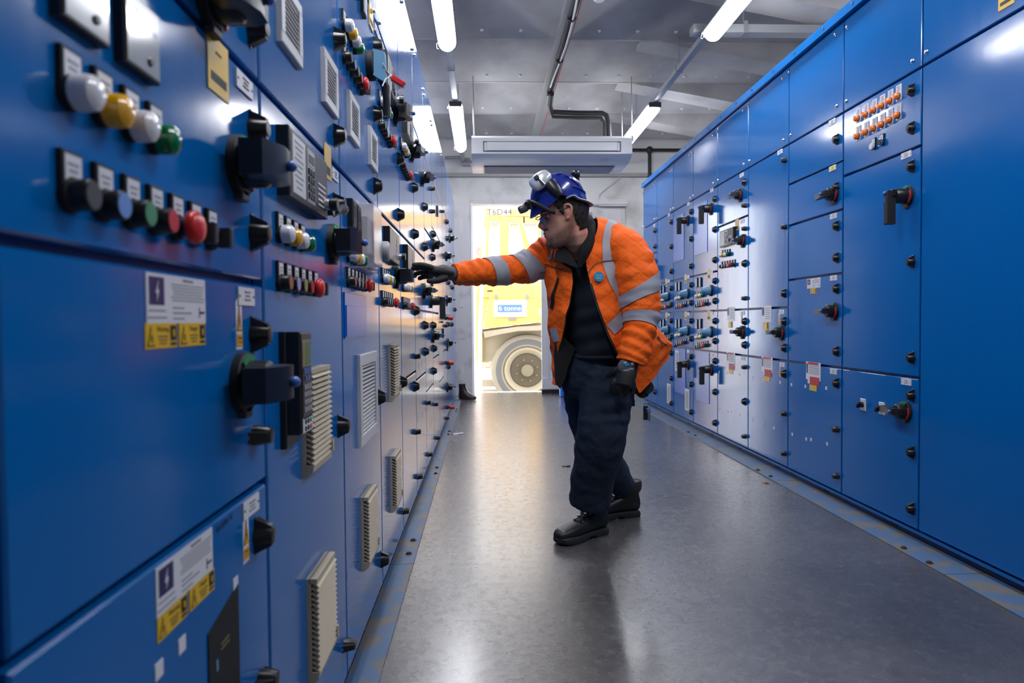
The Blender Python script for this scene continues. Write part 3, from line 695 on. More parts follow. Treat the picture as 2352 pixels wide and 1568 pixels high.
# air conditioner
A=thing('air_conditioner','white ceiling-suspended air conditioner hanging above the doorway','air conditioner',(.694,6.8,2.82))
x0,x1=-.80,.80
def acprof(x): return [(x,0,-.005),(x,0,-.16),(x,.06,-.185),(x,.2,-.215),(x,.62,-.222),(x,.68,-.20),(x,.68,0),(x,.03,.02)]
m=MB(); rings=[acprof(x0),acprof(x0+.01),acprof(x1-.01),acprof(x1)]; m.loft(rings,whitemetal)
part('casing',m,A)
part('air_flap',MB().box((0,-.006,-.09),(1.30,.012,.085),whitemetal,ch=.004),A)
m=MB(); 
for z in(-.045,-.138): m.box((0,-.003,z),(1.36,.008,.008),darkgrey)
for x in(-.68,.68): m.box((x,-.003,-.09),(.008,.008,.1),darkgrey)
part('outlet_gap',m,A)
m=MB().box((0,.45,-.2245),(1.36,.32,.004),grey)
for i in range(16): m.box((0,.30+i*.02,-.228),(1.34,.006,.004),lgrey)
part('intake_grille',m,A)
part('badge',MB().box((.55,.10,-.2),(.08,.002,.01),greyink),A)
for x,y in ((-.78,.12),(-.78,.6),(.82,.12),(.82,.6)):
    part('hanger_rod',MB().cyl((x,y,-.02),(x,y,.64),.005,steel,n=6).box((x,y,.02),(.03,.05,.05),steel),A)
m=MB(); 
# conduits on the back wall
t=tag(part('black_conduit',MB().tube([(1.9,YB-.12,3.32),(3.0,YB-.12,3.32)],.022,blackm,8).tube([(2.28,YB-.12,3.34),(2.28,YB-.12,2.84)],.024,blackm,8).ball((2.28,YB-.12,3.32),.05,blackm,8).box((2.28,YB-.12,2.84),(.12,.04,.03),blackm)),'black conduit with a tee running down the back wall above the right cabinets','conduit')
t=tag(part('white_pipe',MB().tube([at(1425,405,9.405),at(1376,446,9.405),at(1376,472,9.405),at(1440,472,9.405)],.012,lgrey,8).tube([at(1350,468,9.40),at(1440,468,9.40)],.016,lgrey,8)),'thin white pipe bent above the closed door leaf','pipe')
t=tag(part('grey_conduit',MB().tube([at(1022,362,9.3),at(1062,360,9.3),at(1075,372,9.3),at(1085,372,9.3)],.02,metalgrey,8).box(at(1072,372,9.35),(.1,.08,.1),metalgrey)),'grey conduit and box on back wall left of air conditioner','conduit')
t=tag(part('smoke_detector',MB().lathe([(.045,0),(.05,.03),(.03,.05)],lgrey,axis='z',n=16,T=Matrix.Translation((.86,5.0,3.37))@Matrix.Scale(-1,4,(0,0,1))).cyl((.86,5.0,3.37),(1.02,5.4,3.97),.02,lgrey)),'small white detector on ceiling at the top edge','detector')
# ------------------------------------------------------------------ door, frame, far end
dm=mat('dirty_white_door',(.62,.60,.61),.6,var=(5,(.40,.38,.38),.55,.75),bump=(25,.3,.004))
jm=mat('white_jamb',(.8,.8,.82),.4)
t=struct('trim_3',MB().box((-.155,YB-.03,1.31),(.03,.06,2.62),jm).box((.92,YB-.01,2.64),(2.15,.04,.06),dm))
# concrete pilaster with pockets left of the opening
m=MB().box((-.285,YB-.07,1.31),(.22,.14,2.62),dm).box((-.40,YB-.04,1.35),(.012,.05,2.7),jm)
for i in range(5):
    z=.3+i*.5
    m.lathe([(.03,0),(.03,.004)],wallmat,c=(-.29,YB-.142,z),n=14) if i%2 else m.box((-.30,YB-.142,z),(.05,.004,.2),wallmat,ch=.001)
struct('trim_4',m)
D=thing('door_2','closed grey-white door leaf behind the man','door',(0,0,0)); del D['category'],D['label']; D['kind']='structure'
m=MB().box((1.385,YB+.06,1.30),(1.17,.05,2.6),dm)
for i in range(7): m.box((.90+i*.17,YB+.03,1.35),(.014,.03,2.3),dm)
m.box((1.385,YB+.03,.13),(1.17,.03,.16),dm)
part('door_leaf',m,D)
part('hook',MB().tube([(1.42,YB+.0,2.47),(1.50,YB+.0,2.49),(1.50,YB+.0,2.40),(1.42,YB+.0,2.43),(1.42,YB+.0,2.47)],.008,steel,6),D)
part('door_seal',MB().box((.92,YB+.0,.02),(.26,.06,.04),blackm).box((.92,YB-.01,.05),(.27,.05,.012),ruststeel),D)
# doorstop boot, blue can, litter
m=MB(); 
prof=[(0,.0,.055,.04),(.02,.06,.055,.045),(.06,.13,.05,.04),(.12,.155,.03,.035)]
ring=lambda cx,cz,a,b,n=12:[(cx+a*math.cos(2*PI*j/n),b*math.sin(2*PI*j/n),cz) for j in range(n)]
bootm=mat('dark_brown_leather',(.025,.015,.015),.3)
m.loft([ring(.02,.0,.11,.05),ring(.02,.03,.12,.052),ring(.0,.06,.10,.05),ring(-.03,.10,.065,.045),ring(-.045,.15,.05,.042),ring(-.05,.20,.048,.042)],bootm)
b=tag(part('old_boot',m,None,at(1070,912,8.72)),'shiny dark boot standing on floor at far end of left row','boot'); b.location=(-.24,8.75,.006); b.rotation_euler=(0,0,-.25)
m=MB(); bc=mat('blue_can_plastic',(.02,.18,.75),.35)
m.lathe([(.07,0),(.085,.02),(.09,.2),(.085,.24),(.04,.27),(.035,.3)],bc,axis='z')
b=tag(part('blue_container',m,None,(1.07,8.95,0)),'bright blue plastic container behind the man\'s right thigh','container')
part('cap',MB().lathe([(.038,.295),(.038,.32)],blackm,axis='z'),b)
def leaf(name,px,py,Y,sx,sy,m_,label,cat,rot=0):
    q=ray(px,py); k=-1.0/q.z; c=CAM+q*k
    mm=MB(); n=10; vs=[(sx*math.cos(2*PI*j/n)*(1+.3*math.sin(j*2.3)),sy*math.sin(2*PI*j/n),.004+.004*math.sin(j*1.7)) for j in range(n)]
    mm.add(vs+[(x*.95,y*.95,.0005) for x,y,z in vs],[tuple(range(n)),tuple(range(2*n-1,n-1,-1))]+[(j,(j+1)%n,(j+1)%n+n,j+n) for j in range(n)],m_)
    return tag(part(name,mm,None,(c.x,c.y,0),(0,0,rot)),label,cat)
leaf('dark_leaf',1300,1071,0,.03,.012,mat('leaf_brown',(.06,.04,.035),.8),'flat dark leaf on the floor left of the trousers','leaf',.2)
leaf('dry_leaf',1758,1109,0,.02,.009,mat('rust_leaf',(.35,.13,.07),.8),'small reddish dry leaf on floor near the right strip','leaf',-.5)
leaf('dry_leaf',1942,1166,0,.02,.008,mat('rust_leaf'),'curled orange-brown leaf lying on the right floor strip','leaf',.4)
leaf('paper_scrap',1052,996,0,.05,.035,paper,'crumpled white scrap beside the left strip, far down','litter',.3)
leaf('foil_scrap',1004,1054,0,.03,.05,mat('foil',(.7,.7,.7),.3,.8),'pale crumpled foil lying on the left floor strip','litter',.2)
# ------------------------------------------------------------------ outside: yard, dumper, brick building
ym=mat('pale_yard_concrete',(.62,.6,.56),.8,var=(1.2,(.5,.48,.45),.4,.7))
struct('ground',MB().box((2,22,-.56),(40,24.6,.1),ym))
struct('step',MB().box((.92,9.62,-.28),(4.4,.5,.54),concrete))
bk=bpy.data.materials.new('red_brick'); bk.use_nodes=True; nt=bk.node_tree; p=nt.nodes['Principled BSDF']; br=nt.nodes.new('ShaderNodeTexBrick'); tc=nt.nodes.new('ShaderNodeTexCoord'); mp=nt.nodes.new('ShaderNodeMapping')
mp.inputs['Rotation'].default_value=(PI/2,0,0); nt.links.new(tc.outputs['Object'],mp.inputs['Vector']); nt.links.new(mp.outputs['Vector'],br.inputs['Vector'])
br.inputs['Color1'].default_value=(.42,.17,.10,1); br.inputs['Color2'].default_value=(.5,.24,.15,1); br.inputs['Mortar'].default_value=(.7,.66,.6,1); br.inputs['Scale'].default_value=1; br.inputs['Brick Width'].default_value=.22; br.inputs['Row Height'].default_value=.075; br.inputs['Mortar Size'].default_value=.01
nt.links.new(br.outputs['Color'],p.inputs['Base Color']); p.inputs['Roughness'].default_value=.85
B=thing('brick_building','red brick building with white window beyond the yellow dumper','building',(0,22,-.5))
part('wall',MB().box((0,0,1.9),(8,.4,3.8),bk),B)
part('roof',MB().box((0,-.1,3.95),(8.4,.9,.2),lgrey),B)
part('window',MB().box((-.2,-.22,3.2),(.9,.06,.8),jm).box((-.2,-.26,3.2),(.75,.02,.65),darkgrey),B)
dy=mat('dumper_yellow',(.80,.47,.14),.4); cream=mat('dusty_cream',(.36,.31,.22),.7); rub=mat('dusty_tyre',(.30,.26,.20),.85,bump=(30,.3,.01)); tyrew=mat('tyre_sidewall',(.13,.13,.13),.8)
hubm=mat('dusty_hub',(.10,.082,.05),.7); dgl=mat('cab_glass',(.75,.8,.82),.05,trans=.8)
Dm=thing('dumper_truck','yellow six-tonne dumper with cab and dusty wheel outside the doorway','dumper truck',(.754,12.0,-.51))
def w2(px,py,Y=12.0): q=at(px,py,Y); return (q.x-.754, q.z+.51)
def poly(name,pts,m_,Y0=12.0,th=.06,par=Dm,label=None):
    pp=[w2(x,y,Y0) for x,y in pts]
    return part(name,MB().prism(pp,Y0-12.0,Y0-12.0+th,m_),par,label=label)
# cab side built around its openings
cab=MB()
def pr(pts,m_,Y0,th): cab.prism([w2(x,y,Y0) for x,y in pts],Y0-12,Y0-12+th,m_)
pr([(1112,478),(1300,484),(1300,500),(1118,497)],dy,12.0,1.6)
for a in ([(1113,497),(1126,497),(1120,600),(1117,672),(1095,672),(1100,600)],[(1126,497),(1147,497),(1147,512),(1130,512)],[(1146,497),(1171,497),(1168,560),(1168,672),(1147,672),(1148,560)],
          [(1170,497),(1205,497),(1205,514),(1172,514)],[(1190,514),(1202,514),(1222,580),(1222,672),(1206,672),(1206,585)],[(1202,497),(1240,497),(1240,514),(1202,514)],[(1232,514),(1242,514),(1246,600),(1246,672),(1238,672),(1236,590)],
          ): pr(a,dy,12.0,.05)
pr([(1100,655),(1250,655),(1250,682),(1096,682)],dy,11.97,.07)
cab.box((.3,1.55,2.2),(1.9,.05,.9),dy)
part('cab',cab,Dm)
for a in ([(1128,512),(1147,512),(1148,655),(1119,655)],[(1171,514),(1190,514),(1206,585),(1206,655),(1169,655)],[(1202,514),(1233,514),(1237,590),(1238,655),(1222,655),(1222,580)]): poly('window',a,dgl,12.02,.01); q=[w2(x,y) for x,y in a]; q=q+q[:1]; part('window_seal',MB().tube([(x,-.01,z) for x,z in q],.013,grey,8),Dm)
for a in ([(1128,512),(1147,512),(1147,516),(1128,516)],[(1199,514),(1233,514),(1233,518),(1199,518)]): poly('window_frame',a,grey,11.99,.03)
t=MB().prism([w2(x,y,11.98) for x,y in ((1122,480),(1172,482),(1172,494),(1122,492))],-.02,-.005,paper); a=w2(1147,487,11.97); t.text('T6D44',.14,ink,(a[0],-.025,a[1]),sx=1.1); part('number_board',t,Dm)
poly('engine_cover',[(1126,680),(1226,680),(1246,738),(1112,754)],dy,11.98,1.3)
poly('body_side',[(1092,672),(1124,680),(1108,758),(1108,830),(1090,832)],dy,12.02,1.4)
poly('rear_body',[(1090,760),(1300,735),(1300,800),(1115,832),(1095,832)],cream,12.1,1.2)
t=MB().prism([w2(x,y,11.95) for x,y in ((1134,690),(1210,688),(1210,727),(1134,728))],-.05,0,paper); a=w2(1171,708,11.93)
t.box((a[0],-.052,a[1]),(.42,.006,.13),mat('sign_blue',(.10,.2,.5),.4)); t.text('6 tonne',.125,paper,(a[0],-.057,a[1])); part('sign',t,Dm)
for px in (1140,1211): 
    a=w2(px,682,11.97); part('catch',MB().prism([(a[0]-.025,a[1]+.04),(a[0]+.025,a[1]+.04),(a[0]+.01,a[1]-.06),(a[0]-.01,a[1]-.06)],-.05,-.02,steel),Dm)
a=w2(1125,668,11.97); part('handle',MB().box((a[0],-.04,a[1]),(.09,.02,.02),blackm),Dm)
a=w2(1177,733,11.97); part('badge',MB().box((a[0],-.03,a[1]),(.13,.01,.04),greyink),Dm)
poly('mudguard',[(1110,762),(1150,756),(1190,750),(1300,745),(1300,757),(1190,760),(1150,767),(1113,776)],cream,11.75,.5)
part('axle_arm',MB().box((-.55,.1,.42),(.5,.12,.12),cream).box((-.5,.1,.28),(.6,.08,.05),cream),Dm)
def wheel(x,y):
    w=MB(); n=60; rg=[]
    for yy,r in ((.0,.40),(-.05,.44),(-.065,.56),(-.06,.60),(-.04,.628),(.06,.645),(.34,.645),(.44,.628),(.46,.60),(.40,.40)):
        rg.append([(r*math.cos(2*PI*j/n)*(1+(.012 if (j+ (1 if yy>.2 else 0))%3==0 and r>.61 else 0)),yy,r*math.sin(2*PI*j/n)) for j in range(n)])
    w.loft(rg,rub,False,False)
    o=part('wheel',w,Dm,(x,y,.645))
    part('sidewall',MB().lathe([(.555,.066),(.54,.070),(.47,.066),(.46,.058)],tyrew,n=48,cap=False),o)
    part('rim',MB().lathe([(.41,.03),(.40,.05),(.37,.045),(.33,.0),(.30,-.05),(.295,-.08)],cream,n=48,cap=False),o)
    hb=MB().lathe([(.30,-.06),(.29,-.04),(.13,-.03),(.11,.03),(.06,.05)],hubm,n=40)
    part('hub',hb,o); part('hub_cap',MB().lathe([(.105,.025),(.105,.05),(.05,.06)],mat('dusty_cap',(.2,.17,.11),.7),n=24),o)
    for k in range(8): part('wheel_nut',MB().lathe([(.02,-.04),(.018,-.01)],mat('dusty_cap'),c=(.19*math.cos(k*PI/4+.3),0,.19*math.sin(k*PI/4+.3)),n=6),o)
    return o
wheel(0,.0); wheel(2.4,0)
t=thing('access_ladder','white tubular rail leaning in front of the dumper cab\'s left side','rail',(-.15,11.6,-.51))
part('rail',MB().tube([(.06,0,0),(.08,0,1.4),(.18,0,3.1)],.03,paper,8),t); part('rail',MB().tube([(-.02,.2,0),(0,.2,3.0)],.025,paper,8),t)
# ------------------------------------------------------------------ the man
def interp(tab, x):                      # smooth interpolation of rows (key, a, b, ...)
    if x<=tab[0][0]: return tab[0][1:]
    if x>=tab[-1][0]: return tab[-1][1:]
    for i in range(len(tab)-1):
        if tab[i][0]<=x<=tab[i+1][0]:
            t=(x-tab[i][0])/(tab[i+1][0]-tab[i][0]); p0=tab[max(i-1,0)]; p1=tab[i]; p2=tab[i+1]; p3=tab[min(i+2,len(tab)-1)]
            return tuple(.5*((2*p1[k])+(-p0[k]+p2[k])*t+(2*p0[k]-5*p1[k]+4*p2[k]-p3[k])*t*t+(-p0[k]+3*p1[k]-3*p2[k]+p3[k])*t**3) for k in range(1,len(p1)))
def spline(P, n):
    P=[Vector(p) for p in P]; out=[]
    tab=[(i,*p) for i,p in enumerate(P)]
    return [Vector(interp(tab,(len(P)-1)*i/(n-1))) for i in range(n)]
def splr(R,n):
    tab=[(i,r) for i,r in enumerate(R)]; return [interp(tab,(len(R)-1)*i/(n-1))[0] for i in range(n)]
MAN=thing('person','man in orange hi-vis jacket and blue helmet reaching a gloved hand to the left cabinets','person',(.52,3.2,0))
def mpart(name,mb,par=None,label=None,remesh=None,smooth=0,disp=None):
    o=part(name,mb,None,label=label)
    if remesh:
        r=o.modifiers.new('r','REMESH'); r.mode='VOXEL'; r.voxel_size=remesh; r.use_smooth_shade=True
    if smooth:
        s=o.modifiers.new('s','SMOOTH'); s.factor=.5; s.iterations=smooth
    if disp:
        t=bpy.data.textures.new('folds','CLOUDS'); t.noise_scale=disp[0]; t.noise_depth=2
        d=o.modifiers.new('d','DISPLACE'); d.texture=t; d.strength=disp[1]; d.texture_coords='LOCAL'
    o.parent=par or MAN
    o.matrix_parent_inverse=Matrix.Identity(4) if par else Matrix.Translation((-.52,-3.2,0))
    return o
# cloth materials
def quilt(name,col,sc,strength,rough=.75):
    m=mat(name,col,rough); nt=m.node_tree; N=nt.nodes; L=nt.links; p=N['Principled BSDF']; tc=N.new('ShaderNodeTexCoord'); prev=None
    for a in (.9,-.9):
        mp=N.new('ShaderNodeMapping'); mp.inputs['Rotation'].default_value=(0,a,0); L.new(tc.outputs['Object'],mp.inputs['Vector'])
        w=N.new('ShaderNodeTexWave'); w.inputs['Scale'].default_value=sc; w.bands_direction='X'; w.inputs['Distortion'].default_value=2.2; w.inputs['Detail Scale'].default_value=.6; L.new(mp.outputs['Vector'],w.inputs['Vector'])
        pw=N.new('ShaderNodeMath'); pw.operation='POWER'; pw.inputs[1].default_value=.35; L.new(w.outputs['Fac'],pw.inputs[0])
        if prev:
            mn=N.new('ShaderNodeMath'); mn.operation='MINIMUM'; L.new(prev,mn.inputs[0]); L.new(pw.outputs[0],mn.inputs[1]); prev=mn.outputs[0]
        else: prev=pw.outputs[0]
    wk=N.new('ShaderNodeMath'); wk.operation='MULTIPLY'; L.new(prev,wk.inputs[0]); wk.inputs[1].default_value=.38; prev=wk.outputs[0]
    n=N.new('ShaderNodeTexNoise'); n.inputs['Scale'].default_value=14; n.inputs['Detail'].default_value=4; L.new(tc.outputs['Object'],n.inputs['Vector'])
    ad=N.new('ShaderNodeMath'); ad.operation='MULTIPLY_ADD'; L.new(n.outputs['Fac'],ad.inputs[0]); ad.inputs[1].default_value=3.0; L.new(prev,ad.inputs[2])
    b=N.new('ShaderNodeBump'); b.inputs['Strength'].default_value=strength; b.inputs['Distance'].default_value=.006; L.new(ad.outputs[0],b.inputs['Height']); L.new(b.outputs['Normal'],p.inputs['Normal'])
    return m
orange=quilt('orange_hi_vis_cloth',(1.0,.135,.0),6.5,.75)
fleece=mat('black_fleece',(.008,.008,.009),.95,bump=(220,.4,.003))
navy=mat('navy_jersey',(.006,.009,.018),.9,bump=(260,.3,.002))
denim=mat('navy_work_cloth',(.010,.019,.038),.85,bump=(22,.6,.010))
reflect=mat('silver_reflective_tape',(.36,.35,.385),.7,0,bump=(40,.2,.003))
piping=mat('grey_piping',(.05,.04,.045),.7)
gl_k=mat('black_nitrile_glove',(.014,.014,.014),.6,bump=(300,.3,.001)); gl_g=mat('grey_knit_glove',(.10,.10,.125),.8,bump=(400,.3,.001))
bootk=mat('black_boot_leather',(.012,.011,.011),.42,bump=(25,.35,.004),var=(12,(.03,.028,.026),.5,.7)); solek=mat('boot_sole',(.018,.018,.018),.65)
helm=mat('blue_helmet_shell',(.010,.022,.22),.18,coat=.4)
# --- head, in its own frame (x forward, y to his left, z up)
HO=at(1295,498,2.97); HS=1.06; dl=math.radians(10); yw=math.radians(6)
hx=Vector((-math.cos(dl)*math.cos(yw),-math.cos(dl)*math.sin(yw),-math.sin(dl))); hz0=Vector((-math.sin(dl)*math.cos(yw),-math.sin(dl)*math.sin(yw),math.cos(dl)))
hy=hz0.cross(hx); HM=Matrix((hx*HS,hy*HS,hz0*HS)).transposed().to_4x4(); HM.translation=HO
def hw(p): return HM@Vector(p)
hinv=HM.inverted()
prof=[(-.122,.062,.022,.012),(-.118,.080,-.005,.030),(-.105,.090,-.025,.043),(-.090,.089,-.045,.051),(-.078,.086,-.058,.056),(-.062,.090,-.068,.060),(-.048,.090,-.076,.064),(-.030,.089,-.084,.068),(-.010,.087,-.092,.072),(.010,.083,-.098,.074),(.030,.091,-.100,.075),(.050,.092,-.100,.076),(.075,.082,-.094,.072),(.095,.064,-.078,.060),(.110,.040,-.055,.042),(.118,.012,-.028,.016)]
def g(x,s): return math.exp(-(x/s)**2)
def headpt(z,th,off=0):
    f,b,w=interp(prof,z); cx=(f+b)/2; hl=(f-b)/2+off; w=w+off
    c,s=math.cos(th),math.sin(th); x=cx+hl*math.copysign(abs(c)**.88,c); y=w*math.copysign(abs(s)**.88,s)
    if c>0:
        nz=g(y,.0125+.006*g(z+.024,.012))
        if z>-.04: x+=nz*(.021*g(z+.023,.016)+.013*g(z+.002,.018)+.006*g(z-.02,.02))
        x+=.006*g(abs(y)-.017,.008)*g(z+.027,.009)                      # nostril wings
        x+=g(y,.024)*(.007*g(z+.053,.0055)+.0065*g(z+.067,.006)-.003*g(z+.060,.003))   # lips
        x+=.006*g(y,.02)*g(z+.10,.015)                                   # chin
        x-=.011*g(abs(y)-.032,.014)*g(z-.008,.012)                       # eye sockets
        x+=.005*g(abs(y)-.03,.025)*g(z-.03,.009)
        x+=.004*g(abs(y)-.045,.018)*g(z+.022,.018)
    return (x,y,z)
body=MB(); skin=mat('skin',(.58,.30,.20),.5,bump=(140,.25,.0012))
def _skin():
    nt=skin.node_tree; N=nt.nodes; L=nt.links; p=N['Principled BSDF']; tc=N.new('ShaderNodeTexCoord'); p.inputs['Subsurface Weight'].default_value=.08; p.inputs['Subsurface Radius'].default_value=(.02,.008,.004); p.inputs['Subsurface Scale'].default_value=.3
    emp=tc
    sep=N.new('ShaderNodeSeparateXYZ'); L.new(tc.outputs['Object'],sep.inputs[0])
    def lincomb(v,c):                    # dot of object position with v plus c
        d=N.new('ShaderNodeVectorMath'); d.operation='DOT_PRODUCT'; L.new(tc.outputs['Object'],d.inputs[0]); d.inputs[1].default_value=v
        a=N.new('ShaderNodeMath'); a.operation='ADD'; L.new(d.outputs['Value'],a.inputs[0]); a.inputs[1].default_value=c; return a.outputs[0]
    rx,ry,rz=[hinv.row[i] for i in range(3)]
    X=lincomb(tuple(rx[:3]),rx[3]); Z=lincomb(tuple(rz[:3]),rz[3])
    def mr(s,a,b,c=0,d=1):
        r=N.new('ShaderNodeMapRange'); r.interpolation_type='SMOOTHSTEP'; L.new(s,r.inputs['Value'])
        for k,v in zip(('From Min','From Max','To Min','To Max'),(a,b,c,d)): r.inputs[k].default_value=v
        return r.outputs['Result']
    def op(o,a,b):
        q=N.new('ShaderNodeMath'); q.operation=o
        for i,v in enumerate((a,b)):
            if isinstance(v,(int,float)): q.inputs[i].default_value=v
            else: L.new(v,q.inputs[i])
        return q.outputs[0]
    # beard line: rises from the mouth back towards the sideburn
    edge=op('ADD',Z,op('MULTIPLY',X,.55))          # z + .55 x
    low=mr(edge,-.052,-.020,1,0)                  # jaw region
    low=op('MULTIPLY',low,mr(X,-.035,-.005)); low=op('MULTIPLY',low,mr(Z,-.16,-.118))
    mus=op('MULTIPLY',mr(Z,-.050,-.045),mr(Z,-.041,-.034,1,0)); mus=op('MULTIPLY',mus,mr(X,.075,.088))
    goat=op('MULTIPLY',mr(Z,-.082,-.070,1,0),mr(X,.05,.075))
    m_=op('MAXIMUM',op('MULTIPLY',low,.72),op('MAXIMUM',op('MULTIPLY',mus,.92),op('MULTIPLY',goat,.92)))
    n=N.new('ShaderNodeTexNoise'); n.inputs['Scale'].default_value=260; n.inputs['Detail'].default_value=3; L.new(tc.outputs['Object'],n.inputs['Vector'])
    m_=op('MULTIPLY',m_,mr(n.outputs['Fac'],.25,.6,.45,1))
    n2=N.new('ShaderNodeTexNoise'); n2.inputs['Scale'].default_value=18; L.new(tc.outputs['Object'],n2.inputs['Vector'])
    c=N.new('ShaderNodeMix'); c.data_type='RGBA'; L.new(mr(n2.outputs['Fac'],.35,.7),c.inputs['Factor']); c.inputs['A'].default_value=(.60,.32,.215,1); c.inputs['B'].default_value=(.62,.25,.17,1)
    lips=op('MULTIPLY',op('MULTIPLY',mr(Z,-.074,-.070),mr(Z,-.052,-.049,1,0)),mr(X,.088,.094))
    c1=N.new('ShaderNodeMix'); c1.data_type='RGBA'; L.new(lips,c1.inputs['Factor']); L.new(c.outputs['Result'],c1.inputs['A']); c1.inputs['B'].default_value=(.36,.10,.08,1)
    c2=N.new('ShaderNodeMix'); c2.data_type='RGBA'; L.new(op('MULTIPLY',m_,op('SUBTRACT',1,lips)),c2.inputs['Factor']); L.new(c1.outputs['Result'],c2.inputs['A']); c2.inputs['B'].default_value=(.028,.016,.010,1)
    L.new(c2.outputs['Result'],p.inputs['Base Color'])
_skin()
nz=90; nth=96
rings=[[tuple(hw(headpt(-.122+.240*i/nz,2*PI*j/nth))) for j in range(nth)] for i in range(nz+1)]
body.loft(rings,skin)
# neck, trunk
path=[hw((-.028,0,-.02)),hw((-.03,0,-.085)),at(1325,572,3.03),at(1345,610,3.10),at(1362,690,3.14),at(1385,790,3.18),at(1388,850,3.2)]
body.tube(spline(path,22),splr([.055,.063,.066,.11,.125,.12,.12],22),skin,28)
for s in(-1,1):                          # ears
    E=lambda x,y,z: hw((x*.8+.009,s*y,z*.8+.006))
    pts=[E(-.012,.076,-.030),E(-.026,.083,-.008),E(-.032,.087,.018),E(-.022,.087,.036),E(-.004,.083,.038),E(.004,.078,.022),E(.002,.076,.006)]
    body.tube(spline(pts,22),splr([.0065,.0058,.0058,.0055,.0055,.005,.004],22),skin,10)
    body.ball(tuple(E(-.006,.075,-.026)),(.008,.008,.009),skin)
    body.ball(tuple(E(-.012,.074,.004)),(.015,.010,.024),skin)
bo=mpart('body',body,remesh=.0034,smooth=3)
for s in(-1,1):
    eb=MB(); eb.ball(tuple(hw((.069,s*.032,.008))),.0125,mat('eye_white',(.35,.32,.30),.3)); eb.ball(tuple(hw((.0782,s*.032,.004))),.0048,mat('iris',(.05,.03,.02),.2)); mpart('eye',eb)
    lid=MB(); lid.loft([[tuple(hw((.069+.0142*math.cos(e)*math.cos(a),s*.032+.0142*math.cos(e)*math.sin(a),.008+.0142*math.sin(e)))) for a in [-1.4+2.8*k/10 for k in range(11)]] for e in [-.22+.25*i for i in range(7)]],skin,False,False,closed=False); mpart('eyelid',lid)
    br=MB().tube([hw((.094-.012*(k/5)**2-.004,s*(.012+.036*k/5),.027+.006*math.sin(PI*k/5))) for k in range(6)],[.003,.005,.005,.004,.003,.002],mat('hair_dark',(.014,.009,.007),.7,bump=(400,.8,.002)),8); mpart('eyebrow',br)
hairm=mat('hair_dark')
hb=MB(); rg=[]
for i in range(26):
    z=-.075+.15*i/25; row=[]
    for j in range(61):
        th=PI-2.05+4.10*j/60; front=abs(th-PI)>1.55
        z0=z
        lim=interp([(0,-.062),(.9,-.060),(1.2,-.038),(1.38,-.01),(1.5,.036),(1.72,.036),(1.8,-.004),(1.92,.02),(2.06,.045)],abs(th-PI))[0]
        z1=max(z,lim+.006*math.sin(j*2.7)); o=.0085+.005*noise.noise((j*.55,z*40,2))+.004*noise.noise((j*1.7,z*90,5))
        if z<lim: o=.003
        row.append(tuple(hw(headpt(min(z1,.084 if abs(th-PI)>1.15 else .058),th,o if z1<.04 else .004))))
    rg.append(row)
hb.loft(rg,hairm,False,False,closed=False)
for k in range(26):                       # tufts at nape and temple
    t=PI-1.0+2.0*k/25; a=headpt(-.045,t,.008); b=headpt(-.070-.008*random.random(),t,.012)
    hb.tube([hw(a),hw(((a[0]+b[0])/2-.004,(a[1]+b[1])/2*1.02,(a[2]+b[2])/2)),hw(b)],[.006,.005,.001],hairm,5)
mpart('hair',hb)
# glasses
gm=MB(); fr=mat('glasses_frame',(.02,.02,.025),.3)
for s in(-1,1):
    gm.tube([hw((-.012,s*.081,.024)),hw((.03,s*.080,.020)),hw((.080,s*.068,.014)),hw((.096,s*.058,.012))],.0022,fr,8)
gm.tube([hw((.098,-.058,.013)),hw((.112,-.03,.014)),hw((.116,0,.012)),hw((.112,.03,.014)),hw((.098,.058,.013))],.002,fr,8)
go=mpart('safety_glasses',gm)
ln=MB(); rg=[]
for i in range(8):
    z=.013-.040*i/7; rg.append([tuple(hw((.096+.018*math.cos(a*1.2)-.018+.004*(i/7)*-1+.018*(1-abs(a)/1.0)*0+.004, .058*math.sin(a*1.25)/math.sin(1.25),z+ (.012*g(a,.22) if i>4 else 0)))) for a in [-1+2*k/20 for k in range(21)]])
ln.loft(rg,mat('tinted_lens',(.38,.34,.45),.04,trans=.9,coat=1,ior=1.3),False,False,closed=False); mpart('lens',ln,go)
# helmet
hm=MB(); rg=[]; nt_=64
def dome(th,e,off=0):
    c=math.cos(th); zr=.076-.060*max(0,c)**.75-.040*max(0,-c)
    cx=.020; ax=(.112 if c>0 else .126); ay=.096
    k=math.cos(e)**.62; ridge=1+.018*g(math.sin(th)*.11,.018)*(1-k*.6)
    brim=.008*max(0,c)**2*max(0,1-e/.2)
    zt=.178*ridge
    return (cx+(ax+off+brim)*c*k,(ay+off)*math.sin(th)*k,zr*(1-math.sin(e))+(zt+off)*math.sin(e))
for i in range(25):
    e=PI/2*i/24*.985; rg.append([tuple(hw(dome(2*PI*j/nt_,e))) for j in range(nt_)])
inn=[[tuple(hw(dome(2*PI*j/nt_,PI/2*i/10*.985,-.005))) for j in range(nt_)] for i in range(11)]
hm.loft(list(reversed(inn))+rg,helm,True,True)
for s in(-1,1):                          # raised vent ribs on the side
    for q,(t0,t1,e0,e1) in enumerate(((1.95,2.45,.95,.45),(2.0,2.9,.42,.25),(1.55,1.95,1.05,.98))):
        hm.tube([hw(dome(s*(t0+(t1-t0)*k/8)%(2*PI),e0+(e1-e0)*k/8,.001)) for k in range(9)],[.001,.004,.005,.005,.005,.005,.005,.004,.001],helm,8)
HL=mpart('helmet',hm)
